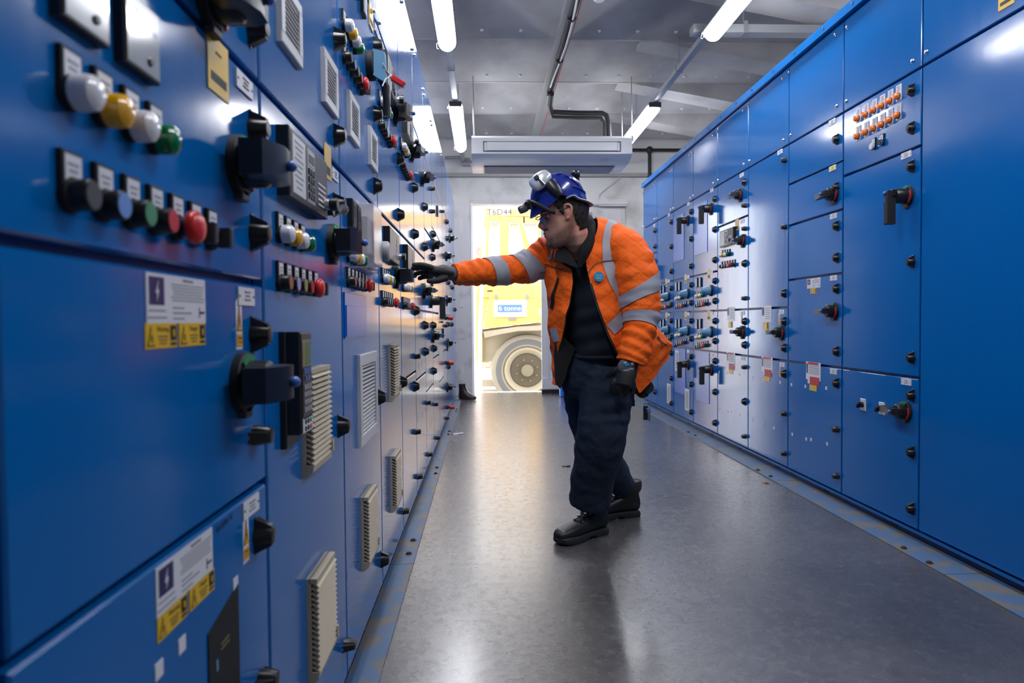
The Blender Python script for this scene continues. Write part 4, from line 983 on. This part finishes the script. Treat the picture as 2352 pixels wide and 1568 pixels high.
def hs(px,py,out=0,side=1):              # point on the near side of the helmet shell seen at (px,py)
    o=hinv@CAM; d=(hinv.to_3x3()@ray(px,py)); best=None
    for k in range(260):
        t=(2.6+.002*k); q=o+d*t
        v=((q.x-.022)/((.128 if q.x>.022 else .112)+out))**2+(q.y/(.096+out))**2+(max(q.z,0)/(.172+out))**2
        if v<=1: return HM@q
    return HM@(o+d*2.85)
strap=MB(); pts=[hs(1209,468,.006),hs(1214,462,.004),hs(1232,468,.004),hs(1248,476,.004),hs(1262,484,.004),hs(1276,488,.002)]
strap.tube(spline(pts,20),.0095,blackm,10,flat=.9)
strap.tube(spline([hs(1236,452,.003),hs(1226,466,.003),hs(1222,480,.003)],10),.003,blackm,6)
mpart('headlamp_strap',strap,HL)
lamp=MB(); lc=at(1204,478,2.93)
ldir=Vector((-.85,-.2,-.42)).normalized()
lamp.tube([lc+ldir*t for t in(-.022,-.010,.0,.020,.024)],[.012,.017,.019,.017,.015],mat('lamp_shell',(.10,.10,.11),.3),20)
lamp.box(tuple(at(1214,472,2.93)),(.02,.03,.03),blackm)
mpart('headlamp',lamp,HL)
clip=MB(); a=at(1226,403,2.90); b=at(1252,430,2.88); ax=(b-a).normalized(); sd=Vector((0,-1,0)); up_=ax.cross(sd).normalized()
def cbox(mb,c,dx,dy,dz,m_,ch=.004):
    T=Matrix((ax,-sd,up_)).transposed().to_4x4(); T.translation=c; mb.box((0,0,0),(dx,dy,dz),m_,T,ch)
cc=at(1240,415,2.885)
sil=mat('silver_plastic',(.62,.62,.63),.25,.3)
rg=[]
for q in range(21):
    t,r1,r2=interp([(0,-.052,.008,.005),(1,-.045,.024,.016),(2,-.02,.034,.024),(3,.01,.036,.026),(4,.035,.030,.02),(5,.045,.012,.008)],q/4)
    rg.append([tuple(cc+up_*t*1+ax*r1*math.cos(k*PI/16)*1.0+sd*r2*math.sin(k*PI/16)) for k in range(32)])
clip.loft(rg,sil)
cbox(clip,cc+ax*.004+sd*.026+up_*.004,.05,.006,.010,blackm,.001); cbox(clip,cc+sd*.030-ax*.018+up_*.006,.018,.008,.018,blackm,.002); cbox(clip,cc+ax*.008+sd*.029+up_*.0,.044,.004,.004,chrome,.001)
mpart('silver_clip_lamp',clip,HL)
bk_=MB(); cc2=at(1272,433,2.87)
rg=[]
for t,r1,r2 in ((-.045,.020,.014),(-.035,.030,.020),(.0,.030,.022),(.03,.024,.018),(.042,.020,.014)):
    rg.append([tuple(cc2+ax*t+up_*r1*.85*math.copysign(abs(math.cos(k*PI/8))**.6,math.cos(k*PI/8))+sd*r2*math.sin(k*PI/8)) for k in range(16)])
bk_.loft(rg,black); mpart('black_bracket',bk_,HL)
cab_=MB().tube(spline([at(1262,408,2.9),at(1275,403,2.93),at(1295,398,2.97),at(1308,401,2.99)],40),[.0075 if k%2 else .0055 for k in range(40)],blackm,8); mpart('coiled_cable',cab_,HL)
bt=MB().tube([at(1305,402,3.0),at(1316,400,3.0),at(1326,401,3.0)],[.008,.017,.02],blackm,14).ball(tuple(at(1322,402,3.0)),(.020,.03,.022),black).box(tuple(at(1326,413,3.0)),(.014,.03,.03),blackm); mpart('battery_pack',bt,HL)
cr_=MB().tube(spline([hw((.0,.089,.060)),hw((-.03,.090,.066)),hw((-.05,.088,.052)),hw((-.085,.070,.040)),hw((-.112,.035,.030)),hw((-.118,0,.030)),hw((-.112,-.035,.030)),hw((-.085,-.070,.040))],40),.012,mat('cradle_grey',(.4,.39,.44),.5),8,flat=.35); mpart('cradle',cr_,HL)
# --- jacket shell
PPM=F/3.1
JL=[(500,1356,3.12,.040,.040),(512,1368,3.12,.100,.085),(528,1366,3.11,.165,.108),(550,1364,3.10,.205,.125),(590,1362,3.09,.225,.135),(650,1366,3.08,.226,.140),(700,1372,3.08,.226,.145),(750,1384,3.08,.245,.15),(790,1400,3.09,.272,.155),(830,1405,3.10,.275,.155),(900,1402,3.10,.262,.15)]
OP=[(500,1330,1368),(512,1300,1366),(535,1286,1362),(560,1283,1352),(600,1300,1336),(650,1306,1344),(700,1298,1357),(750,1287,1375),(800,1277,1398),(840,1275,1424),(870,1279,1440),(900,1282,1454)]
def jpt(py,ph,off=0):
    cx,Y,a,b=interp(JL,py); c0=at(cx,py,Y)
    c,s=math.cos(ph),math.sin(ph)
    w_=max(0,min(1,(py-780)/115)); d=(ph%(2*PI)); d=d if d<PI else d-2*PI
    up=0
    if d>-2.6 and d<1.6: up=80*max(0,min(1,((cx+a*F/Y*c)-1452)/82)) if d>0 else 80
    if d>2.6 or d<-2.6: up=14
    z=c0.z+up*w_*Y/F
    k=.010*noise.noise((c*2.8,s*2.8,py*.03))+.006*math.sin(py*.11+c*3)*max(0,noise.noise((c*1.3,s*1.3,py*.01))+.2)
    a+=off+k; b+=off+k
    return Vector((c0.x+a*math.copysign(abs(c)**.9,c), c0.y-b*math.copysign(abs(s)**.9,s), z))
def phx(py,x):
    cx,Y,a,b=interp(JL,py); v=max(-.985,min(.985,(x-cx)*Y/F/a)); v=math.copysign(abs(v)**(1/.9),v); return math.acos(v)
jk=MB(); outer=[]; inner=[]; n=110
for i in range(75):
    py=500+395*i/74; xr,xl=interp(OP,py); p0=phx(py,xl); p1=phx(py,xr)-2*PI
    outer.append([tuple(jpt(py,p0+(p1-p0)*j/n)) for j in range(n+1)]); inner.append([tuple(jpt(py,p0+(p1-p0)*j/n,-.010)) for j in range(n+1)])
jk.loft(outer,orange,False,False,closed=False); jk.loft(inner,fleece,False,False,closed=False)
for A,B in((outer,inner),):
    for j in (0,n):
        jk.loft([[A[i][j],B[i][j]] for i in range(75)],blackm,False,False,closed=False)
    for i in (0,74): jk.loft([[A[i][j],B[i][j]] for j in range(n+1)],orange,False,False,closed=False)
def folds(amp,freq,seed,elbow=None):
    def f(t,a,p):
        v=1+amp*noise.noise((p.x*freq,p.y*freq+seed,p.z*freq))+amp*.55*noise.noise((p.x*freq*2.6+math.cos(a),p.y*freq*2.6+math.sin(a),p.z*freq*2.6+seed))
        v+=.10*math.sin(t*62+2.4*math.sin(a)+4*noise.noise((p.x*8+math.cos(a)*.6,p.y*8,p.z*8+seed)))*max(0,noise.noise((t*5+seed,math.cos(a),math.sin(a)))+.15)
        if t>.66: v+=.045*math.sin(t*95+2.0*math.sin(a+seed))*min(1,(t-.66)*8)*min(1,(1.02-t)*12)
        return v
    return f
SL=spline([at(1405,552,3.06),at(1440,578,3.0),at(1462,630,2.95),at(1470,690,2.93),at(1472,735,2.91),at(1463,785,2.88),at(1450,832,2.87)],140)
SLR=splr([.085,.094,.088,.083,.078,.072,.060],140)
SR=spline([at(1290,575,3.10),at(1252,592,3.12),at(1205,613,3.10),at(1150,621,3.05),at(1100,625,3.0),at(1043,630,2.95)],140)
SRR=splr([.085,.088,.066,.064,.057,.044],140)
fl,fr_=folds(.15,11,1.0),folds(.18,13,4.0)
jk.tube(SL,SLR,orange,40,fn=fl); jk.tube(SR,SRR,orange,40,fn=fr_)
JO=mpart('jacket',jk)
def band(P_,R_,i0,i1,fn,lean=(0,0,0),m_=reflect,off=.004,name='reflective_band'):
    mb=MB(); full=len(P_)-1; S=[]; D=[]; nx=None; ds=(P_[-1]-P_[0]).length/full
    for i,p in enumerate(P_):
        t=(P_[min(i+1,full)]-P_[max(i-1,0)]).normalized()
        if nx is None: nx=t.cross(Vector((0,0,1)))
        nx=(nx-t*nx.dot(t)).normalized(); ny=t.cross(nx); row=[]; dr=[]
        for j in range(40):
            a=2*PI*j/40; dv=nx*math.cos(a)+ny*math.sin(a); k=R_[i]*fn(i/full,a,p)+off; row.append(p+dv*k); dr.append(dv)
        S.append(row); D.append(dr)
    rr=[]; n_=12
    for q in range(n_+1):
        row=[]
        for j in range(40):
            i=i0+(i1-i0)*q/n_+D[(i0+i1)//2][j].dot(Vector(lean))/ds; i=max(0,min(full-1.001,i)); k=int(i); f=i-k
            row.append(tuple(S[k][j].lerp(S[k+1][j],f)))
        rr.append(row)
    mb.loft(rr,m_,False,False); return mpart(name,mb,JO,label='silver-grey reflective band')
def cidx(P_,px,ax_=0):                    # index along the sleeve whose centre is seen nearest a column or row
    best=0;bd=1e9
    for i,p in enumerate(P_):
        d=p-CAM; dep=d.dot(fw); u=1176+F*d.dot(cr)/dep; v=784-F*d.dot(cu)/dep
        e=abs((u if ax_==0 else v)-px)
        if e<bd and i>8: bd=e;best=i
    return best
band(SR,SRR,cidx(SR,1227),cidx(SR,1188),fr_,(0,0,.028)); band(SR,SRR,cidx(SR,1152),cidx(SR,1122),fr_,(0,0,.016))
band(SL,SLR,cidx(SL,658,1),cidx(SL,692,1),fl,(-.034,0,0)); band(SL,SLR,cidx(SL,722,1),cidx(SL,750,1),fl)
def jstripe(pts,wd,m_=reflect,off=.004,name='reflective_band',n_=26,par=None):   # strip laid on the jacket along points (px,py)
    mb=MB(); Pp=spline([(x,y,0) for x,y in pts],n_); rows=[]
    for i,p in enumerate(Pp):
        t=(Pp[min(i+1,n_-1)]-Pp[max(i-1,0)]).normalized(); nn=Vector((-t.y,t.x,0)); row=[]
        for k in range(6):
            q=p+nn*wd*(k/5-.5); py=max(502,min(890,q.y)); row.append(tuple(jpt(py,phx(py,q.x),off)))
        rows.append(row)
    mb.loft(rows,m_,False,False,closed=False); return mpart(name,mb,JO)
jstripe([(1404,513),(1392,530),(1385,560),(1384,600),(1394,640),(1410,672),(1428,708)],24)
jstripe([(1432,708),(1418,728),(1402,744),(1388,756)],28)
jstripe([(1262,545),(1256,570),(1252,598)],20)
jstripe([(1268,752),(1271,768),(1274,782)],11)
mb=MB(); dd=Vector((0,-.72,-.69)); mb.tube([SR[i]+dd*(SRR[i]*1.0+.006) for i in range(24,139,3)],.0028,piping,6); mpart('piping',mb,JO)
jstripe([(1340,632),(1352,616),(1372,607),(1402,604)],2.2,piping,.006,'piping'); jstripe([(1248,606),(1272,618),(1304,628)],2.2,piping,.006,'piping')
jstripe([(1278,640),(1270,668),(1264,708)],5,blackm,.006,'pocket_zip')
jstripe([(1346,655),(1360,705),(1382,765),(1412,830),(1420,838)],5,blackm,.005,'front_zip')
jstripe([(1497,772),(1510,795),(1523,812)],4,piping,.006,'pocket_edge')
# round badge
bp=phx(640,1363); c=jpt(640,bp,.008); nrm=Vector((math.cos(bp),-math.sin(bp),.08)).normalized(); rx_=Vector((0,0,1)).cross(nrm).normalized(); rz_=nrm.cross(rx_)
T=Matrix((rx_,-nrm,rz_)).transposed().to_4x4(); T.translation=c
mb=MB().lathe([(.0215,-.001),(.0215,.001)],mat('badge_blue',(.02,.27,.50),.4),T=T,n=28).text('Thames',.0085,paper,(0,-.003,.005),T=T).text('Water',.0085,paper,(0,-.003,-.004),T=T)
mb.tube([T@Vector((-.013+.0035*k,-.002,-.011+.0015*math.sin(k*1.6))) for k in range(8)],.0009,paper,6)
mpart('round_badge',mb,JO,label='round blue badge with white lettering')
# collar
col=MB(); pts=spline([at(1331,612,2.94),at(1341,575,2.94),at(1350,540,2.97),at(1353,513,3.03),at(1347,503,3.12),at(1320,520,3.18),at(1296,555,3.12),at(1290,588,3.02),at(1316,612,2.95)],60)
col.tube(pts,splr([.012,.022,.026,.024,.022,.022,.022,.022,.014],60),fleece,14,fn=folds(.2,14,2.0))
col.tube(spline([at(1336,606,2.95),at(1350,570,2.96),at(1358,535,3.0),at(1360,512,3.06)],20),splr([.010,.02,.022,.016],20),fleece,12)
for (pp,Y0) in (([(1272,599),(1279,575),(1296,566),(1312,585),(1330,616),(1312,610),(1300,604)],2.955),):
    q=[at(x,y,Y0+.0006*(y-566)*-1) for x,y in pp]; q2=[v+Vector((0,.03,0)) for v in q]; m_=len(q)
    col.add([tuple(v) for v in q+q2],[tuple(range(m_)),tuple(range(2*m_-1,m_-1,-1))]+[(k,k+m_,(k+1)%m_+m_,(k+1)%m_) for k in range(m_)],fleece)
mpart('fleece_collar',col)
# --- jersey
TL=[(575,1326,3.04,.060,.055),(600,1338,3.07,.115,.085),(650,1360,3.09,.128,.115),(700,1370,3.09,.150,.125),(750,1380,3.09,.150,.125),(800,1388,3.10,.150,.125),(822,1390,3.10,.148,.12)]
ts=MB(); rg=[]
for i in range(50):
    py=575+245*i/49; cx,Y,a,b=interp(TL,py); c0=at(cx,py,Y); row=[]
    for j in range(64):
        t=2*PI*j/64; k=1+.05*noise.noise((math.cos(t)*2,math.sin(t)*2,py*.03))+.03*math.sin(py*.16+3*math.cos(t))*(1 if py>700 else .3)
        row.append((c0.x+a*k*math.cos(t),c0.y-b*k*math.sin(t),c0.z))
    rg.append(row)
ts.loft(rg,navy); cx,Y,a,b=interp(TL,818); c0=at(cx,818,Y); hemr=MB().tube([(c0.x+(a+.004)*math.cos(t),c0.y-(b+.004)*math.sin(t),c0.z) for t in [2*PI*k/40 for k in range(41)]],.008,navy,8)
jo_=mpart('jersey',ts); mpart('hem',hemr,jo_)
lf_=MB(); q=[at(x,y,3.02+.0004*(x-1270)) for x,y in ((1276,770),(1296,775),(1322,800),(1306,840),(1298,870),(1287,893),(1277,880),(1273,820))]; q2=[v+Vector((0,.03,0)) for v in q]; m_=len(q)
lf_.add([tuple(v) for v in q+q2],[tuple(range(m_)),tuple(range(2*m_-1,m_-1,-1))]+[(k,k+m_,(k+1)%m_+m_,(k+1)%m_) for k in range(m_)],fleece); mpart('jacket_lining',lf_,JO)
# --- trousers
tr=MB(); rg=[]
for py,cx,Y,a,b in ((796,1388,3.11,.145,.115),(820,1380,3.12,.158,.125),(850,1374,3.13,.168,.13),(885,1372,3.14,.168,.125),(910,1372,3.15,.15,.11)):
    c0=at(cx,py,Y); rg.append([(c0.x+a*math.cos(t),c0.y-b*math.sin(t),c0.z) for t in [2*PI*k/40 for k in range(40)]])
tr.loft(rg,denim)
lf_0=folds(.07,6,7.0); lf=lambda t,a,p: lf_0(min(t,.65),a,p)
tr.tube(spline([at(1398,850,3.08),at(1394,900,3.06),at(1386,960,3.03),at(1381,1000,3.02),at(1372,1050,3.06),at(1362,1100,3.10),at(1354,1158,3.13)],40),splr([.115,.122,.117,.110,.107,.103,.088],40),denim,40,fn=lf)
tr.tube(spline([at(1345,860,3.22),at(1346,920,3.24),at(1356,980,3.28),at(1384,1040,3.36),at(1410,1085,3.41),at(1437,1124,3.44)],40),splr([.105,.100,.095,.088,.076,.062],40),denim,36,fn=lf)
mpart('trousers',tr,remesh=.0065,smooth=4,disp=(.06,.012))
zz=MB(); zz.tube([at(1333,1010,2.905),at(1360,1008,2.90),at(1400,1016,2.91)],.001,greyink,4)
# --- boots
def boot(heel,toe,label=None):
    d=Vector((toe[0]-heel[0],toe[1]-heel[1],0)); Ln=d.length; d.normalize(); s_=Vector((-d.y,d.x,0)); T=Matrix((d,s_,Vector((0,0,1)))).transposed().to_4x4(); T.translation=(heel[0],heel[1],0)
    k=Ln/.30; b=MB(); rg=[]
    for x,w,h0,h1 in ((.0,.020,.035,.10),(.012,.034,.03,.115),(.05,.038,.03,.12),(.10,.038,.03,.118),(.15,.042,.028,.10),(.20,.048,.026,.085),(.25,.049,.024,.075),(.290,.042,.022,.066),(.310,.028,.026,.054),(.316,.012,.03,.046)):
        cz=(h0+h1)/2; hh=(h1-h0)/2; row=[]
        for j in range(24):
            a=2*PI*j/24; c,s=math.cos(a),math.sin(a); row.append((x*k,w*math.copysign(abs(c)**.75,c),cz+hh*math.copysign(abs(s)**.8,s)))
        rg.append(row)
    b.loft(rg,bootk,T=T)
    b.loft([[ (cx*k+rx*math.cos(t),ry*math.sin(t),z) for t in [2*PI*j/24 for j in range(24)]] for cx,rx,ry,z in ((.065,.06,.036,.06),(.062,.062,.038,.09),(.055,.056,.040,.125),(.048,.055,.043,.155),(.046,.056,.045,.178))],bootk,T=T)
    o=mpart('boot',b,remesh=.005,smooth=3)
    so=MB(); 
    out=[(.0,.0),(.004,.028),(.03,.040),(.09,.038),(.14,.040),(.20,.051),(.26,.052),(.30,.038),(.318,.0)]
    out=[(x*k,y) for x,y in out]+[(x*k,-y) for x,y in reversed(out[1:-1])]
    o2=spline([(x,y,0) for x,y in out+out[:1]],65)[:-1]; out=[(p.x,p.y) for p in o2]
    rg=[]
    for z,sc_ in ((0,.97),(.006,1),(.020,1.0),(.030,.95),(.033,.9)):
        rg.append([((x-.15)*sc_+.15,y*sc_,z+(.012*max(0,(x/k-.24)/.08) if z<.03 else .006*max(0,(x/k-.24)/.08)) + (.012 if (z<.01 and .10<x/k<.15) else 0)) for x,y in out])
    so.loft(rg,solek,T=T); mpart('sole',so,o)
    lc_=MB()
    for q in range(5):
        x=(.200-.024*q)*k; z=.089+.009*q+.003*(q>2)*q
        lc_.tube([T@Vector((x,-.026,z-.012)),T@Vector((x-.008,0,z+.004)),T@Vector((x-.016,.026,z))],.0022,blackm,6)
        lc_.tube([T@Vector((x,.026,z-.012)),T@Vector((x-.008,0,z+.005)),T@Vector((x-.016,-.026,z))],.0022,blackm,6)
        for s in(-1,1): lc_.ball(tuple(T@Vector((x,s*.029,z-.010))),.0035,chrome,8)
    mpart('laces',lc_,o)
    cf=MB().loft([[ (cx*k+rx*math.cos(t),ry*math.sin(t),z) for t in [2*PI*j/24 for j in range(24)]] for cx,rx,ry,z in ((.050,.057,.043,.128),(.048,.061,.048,.142),(.046,.061,.049,.168),(.046,.057,.046,.182),(.046,.046,.038,.176))],mat('boot_padding',(.035,.031,.03),.8),T=T)
    mpart('padded_cuff',cf,o)
boot((.565,3.185),(.325,3.015)); boot((.785,3.455),(.492,3.37))
# --- gloves
def glove(W_,palm,kn,tips,mids,thumb,pr,lab,patch,gs=1.0):
    g_=MB(); 
    g_.tube(spline([W_[0],W_[1],palm,(kn[1]+kn[2])/2],12),splr([.030*gs,.033*gs,.041*gs,.037*gs],12),gl_k,20,flat=pr)
    for a,b,c_ in zip(kn,mids,tips):
        base=a+(palm-a)*.45
        g_.tube(spline([base,a,b,c_],12),splr([.0125*gs,.0125*gs,.0115*gs,.0095*gs],12),gl_k,12); g_.ball(tuple(c_),.0095,gl_k,10)
    g_.tube(spline(thumb,12),splr([.017,.015,.0125,.0105],12),gl_k,12); g_.ball(tuple(thumb[-1]),.0105,gl_k,10)
    o=mpart('glove',g_,remesh=.0024,smooth=2,label=lab)
    return o
gr=glove([at(1046,630,2.95),at(1036,629,2.94)],at(1012,624,2.91),[at(987,613,2.87),at(985,618,2.895),at(984,626,2.92),at(985,634,2.94)],
   [at(951,608,2.855),at(949,616,2.88),at(955,629,2.90),at(964,639,2.92)],[at(968,608,2.86),at(966,614,2.885),at(968,625,2.91),at(974,635,2.93)],
   [at(1024,637,2.90),at(1006,643,2.87),at(994,645,2.855),at(985,645,2.85)],.62,'black glove reaching to the isolator',None)
mb=MB().tube(spline([at(1044,629,2.95),at(1032,627,2.935),at(1018,621,2.915),at(1008,618,2.90)],12),splr([.036,.034,.0305,.02],12),gl_g,24,flat=.85); mpart('knitted_cuff',mb,gr)
gl=glove([at(1450,815,2.87),at(1446,834,2.862)],at(1437,858,2.855),[at(1409,880,2.85),at(1423,886,2.842),at(1438,886,2.845),at(1452,879,2.855)],
   [at(1418,903,2.89),at(1427,908,2.885),at(1438,906,2.885),at(1447,899,2.89)],[at(1411,896,2.862),at(1424,902,2.855),at(1439,902,2.855),at(1453,894,2.865)],
   [at(1426,846,2.85),at(1412,852,2.86),at(1404,858,2.875),at(1397,863,2.89)],.75,'black glove resting on the thigh',None,1.22)
T=Matrix((Vector((-.97,0,-.24)).normalized(),Vector((0,1,0)),Vector((.24,0,-.97)).normalized())).transposed().to_4x4(); T.translation=at(1441,841,2.822)
mb=MB(); rg=[]
for rr,yy in ((.040,.012),(.036,.004),(.026,-.001),(.012,-.003),(.002,-.0035)): rg.append([(rr*math.cos(2*PI*j/28),yy,.85*rr*math.sin(2*PI*j/28)) for j in range(28)])
mb.loft(rg,gl_g,False,True,T=T); mb.text('MaxiFlex',.0125,paper,(0,-.006,.014),T=T); mb.box((.0,-.005,-.008),(.020,.002,.010),mat('badge_blue'),T=T); mb.box((.006,-.006,-.018),(.014,.002,.008),beige,T=T); mb.lathe([(.007,.004),(.006,.006)],lgrey,c=(-.022,0,-.006),n=14,T=T)
mpart('glove_badge',mb,gl,label='grey oval glove badge')
# pouch and keys at the belt
pc=MB().tube([at(1474,898,3.12),at(1484,890,3.08),at(1489,889,3.06)],[.035,.030,.028],blackm,20).box(tuple(at(1470,893,3.12)),(.06,.05,.04),blackm); mpart('belt_reel',pc)
KR=thing('key_ring','bunch of keys with blue tag hanging from the man\'s belt reel','keys',tuple(at(1487,915,3.07)))
o0=Vector(KR.location)
def krp(n_,mb,l=None): o=part(n_,mb,KR,label=l); o.matrix_parent_inverse=Matrix.Translation(-o0); return o
krp('ring',MB().tube([at(1487,917,3.07)+Vector((.0155*math.cos(a),.004*math.sin(a*2),.017*math.sin(a))) for a in [2*PI*k/20 for k in range(21)]],.0015,chrome,6).tube([at(1488,931,3.07)+Vector((.017*math.cos(a),.006*math.sin(a),.016*math.sin(a))) for a in [2*PI*k/20 for k in range(21)]],.0013,chrome,6).tube([at(1485,893,3.07),at(1485,910,3.07)],.006,blackm,8))
krp('black_fob',MB().box(tuple(at(1483,948,3.07)),(.020,.010,.064),blackm,ch=.002))
krp('blue_key',MB().box(tuple(at(1491,950,3.07)),(.007,.004,.066),blueface).box(tuple(at(1490,942,3.065)),(.016,.005,.02),blueface,ch=.002).box(tuple(at(1493,955,3.065)),(.005,.002,.04),chrome))
sl=tag(part('strap_end',MB().box(tuple(at(1455,925,3.05)),(.012,.008,.03),blackm,ch=.002).cyl(at(1456,900,3.05),at(1455,918,3.05),.003,blackm,n=6),MAN),'x','x'); del sl['label'],sl['category']; sl.matrix_parent_inverse=Matrix.Translation((-.52,-3.2,0))
# red key tag tied to the pale blue isolator
kt=Vector((-.300,2.29,1.812))
K=thing('tagged_key','red-tagged key tied with white string to the pale blue isolator handle','key',tuple(kt))
part('key_tag',MB().box((.026,.01,-.0),(.050,.022,.018),red,ch=.003,T=Matrix.Rotation(.55,4,'Y')),K)
part('string',MB().tube([(-.02,-.03,.03),(-.01,-.01,.012),(0,0,0),(-.012,-.03,-.02),(-.02,-.05,-.05)],.002,paper,6).tube([(0,0,0),(-.004,.002,-.1),(-.01,.0,-.20)],.0016,paper,6).ball((0,0,0),.006,paper,8).tube([(-.02,-.02,.018),(-.002,0,0)],.0025,brownface,6),K)
# ------------------------------------------------------------------ daylight and exposure
w=bpy.data.worlds.new('overcast_sky'); bpy.context.scene.world=w; w.use_nodes=True
bg=w.node_tree.nodes['Background']; bg.inputs[0].default_value=(.96,.98,1.0,1); bg.inputs[1].default_value=SKY
s=bpy.data.lights.new('sun','SUN'); s.energy=SUNE; s.angle=.2; s.color=(1,.95,.85)
so=bpy.data.objects.new('sun',s); C.objects.link(so); so.rotation_euler=(math.radians(48),0,math.radians(-12))
sc=bpy.context.scene
sc.view_settings.view_transform='Standard'; sc.view_settings.look='None'; sc.view_settings.gamma=1; sc.view_settings.use_curve_mapping=False
sc.view_settings.exposure=EXPO
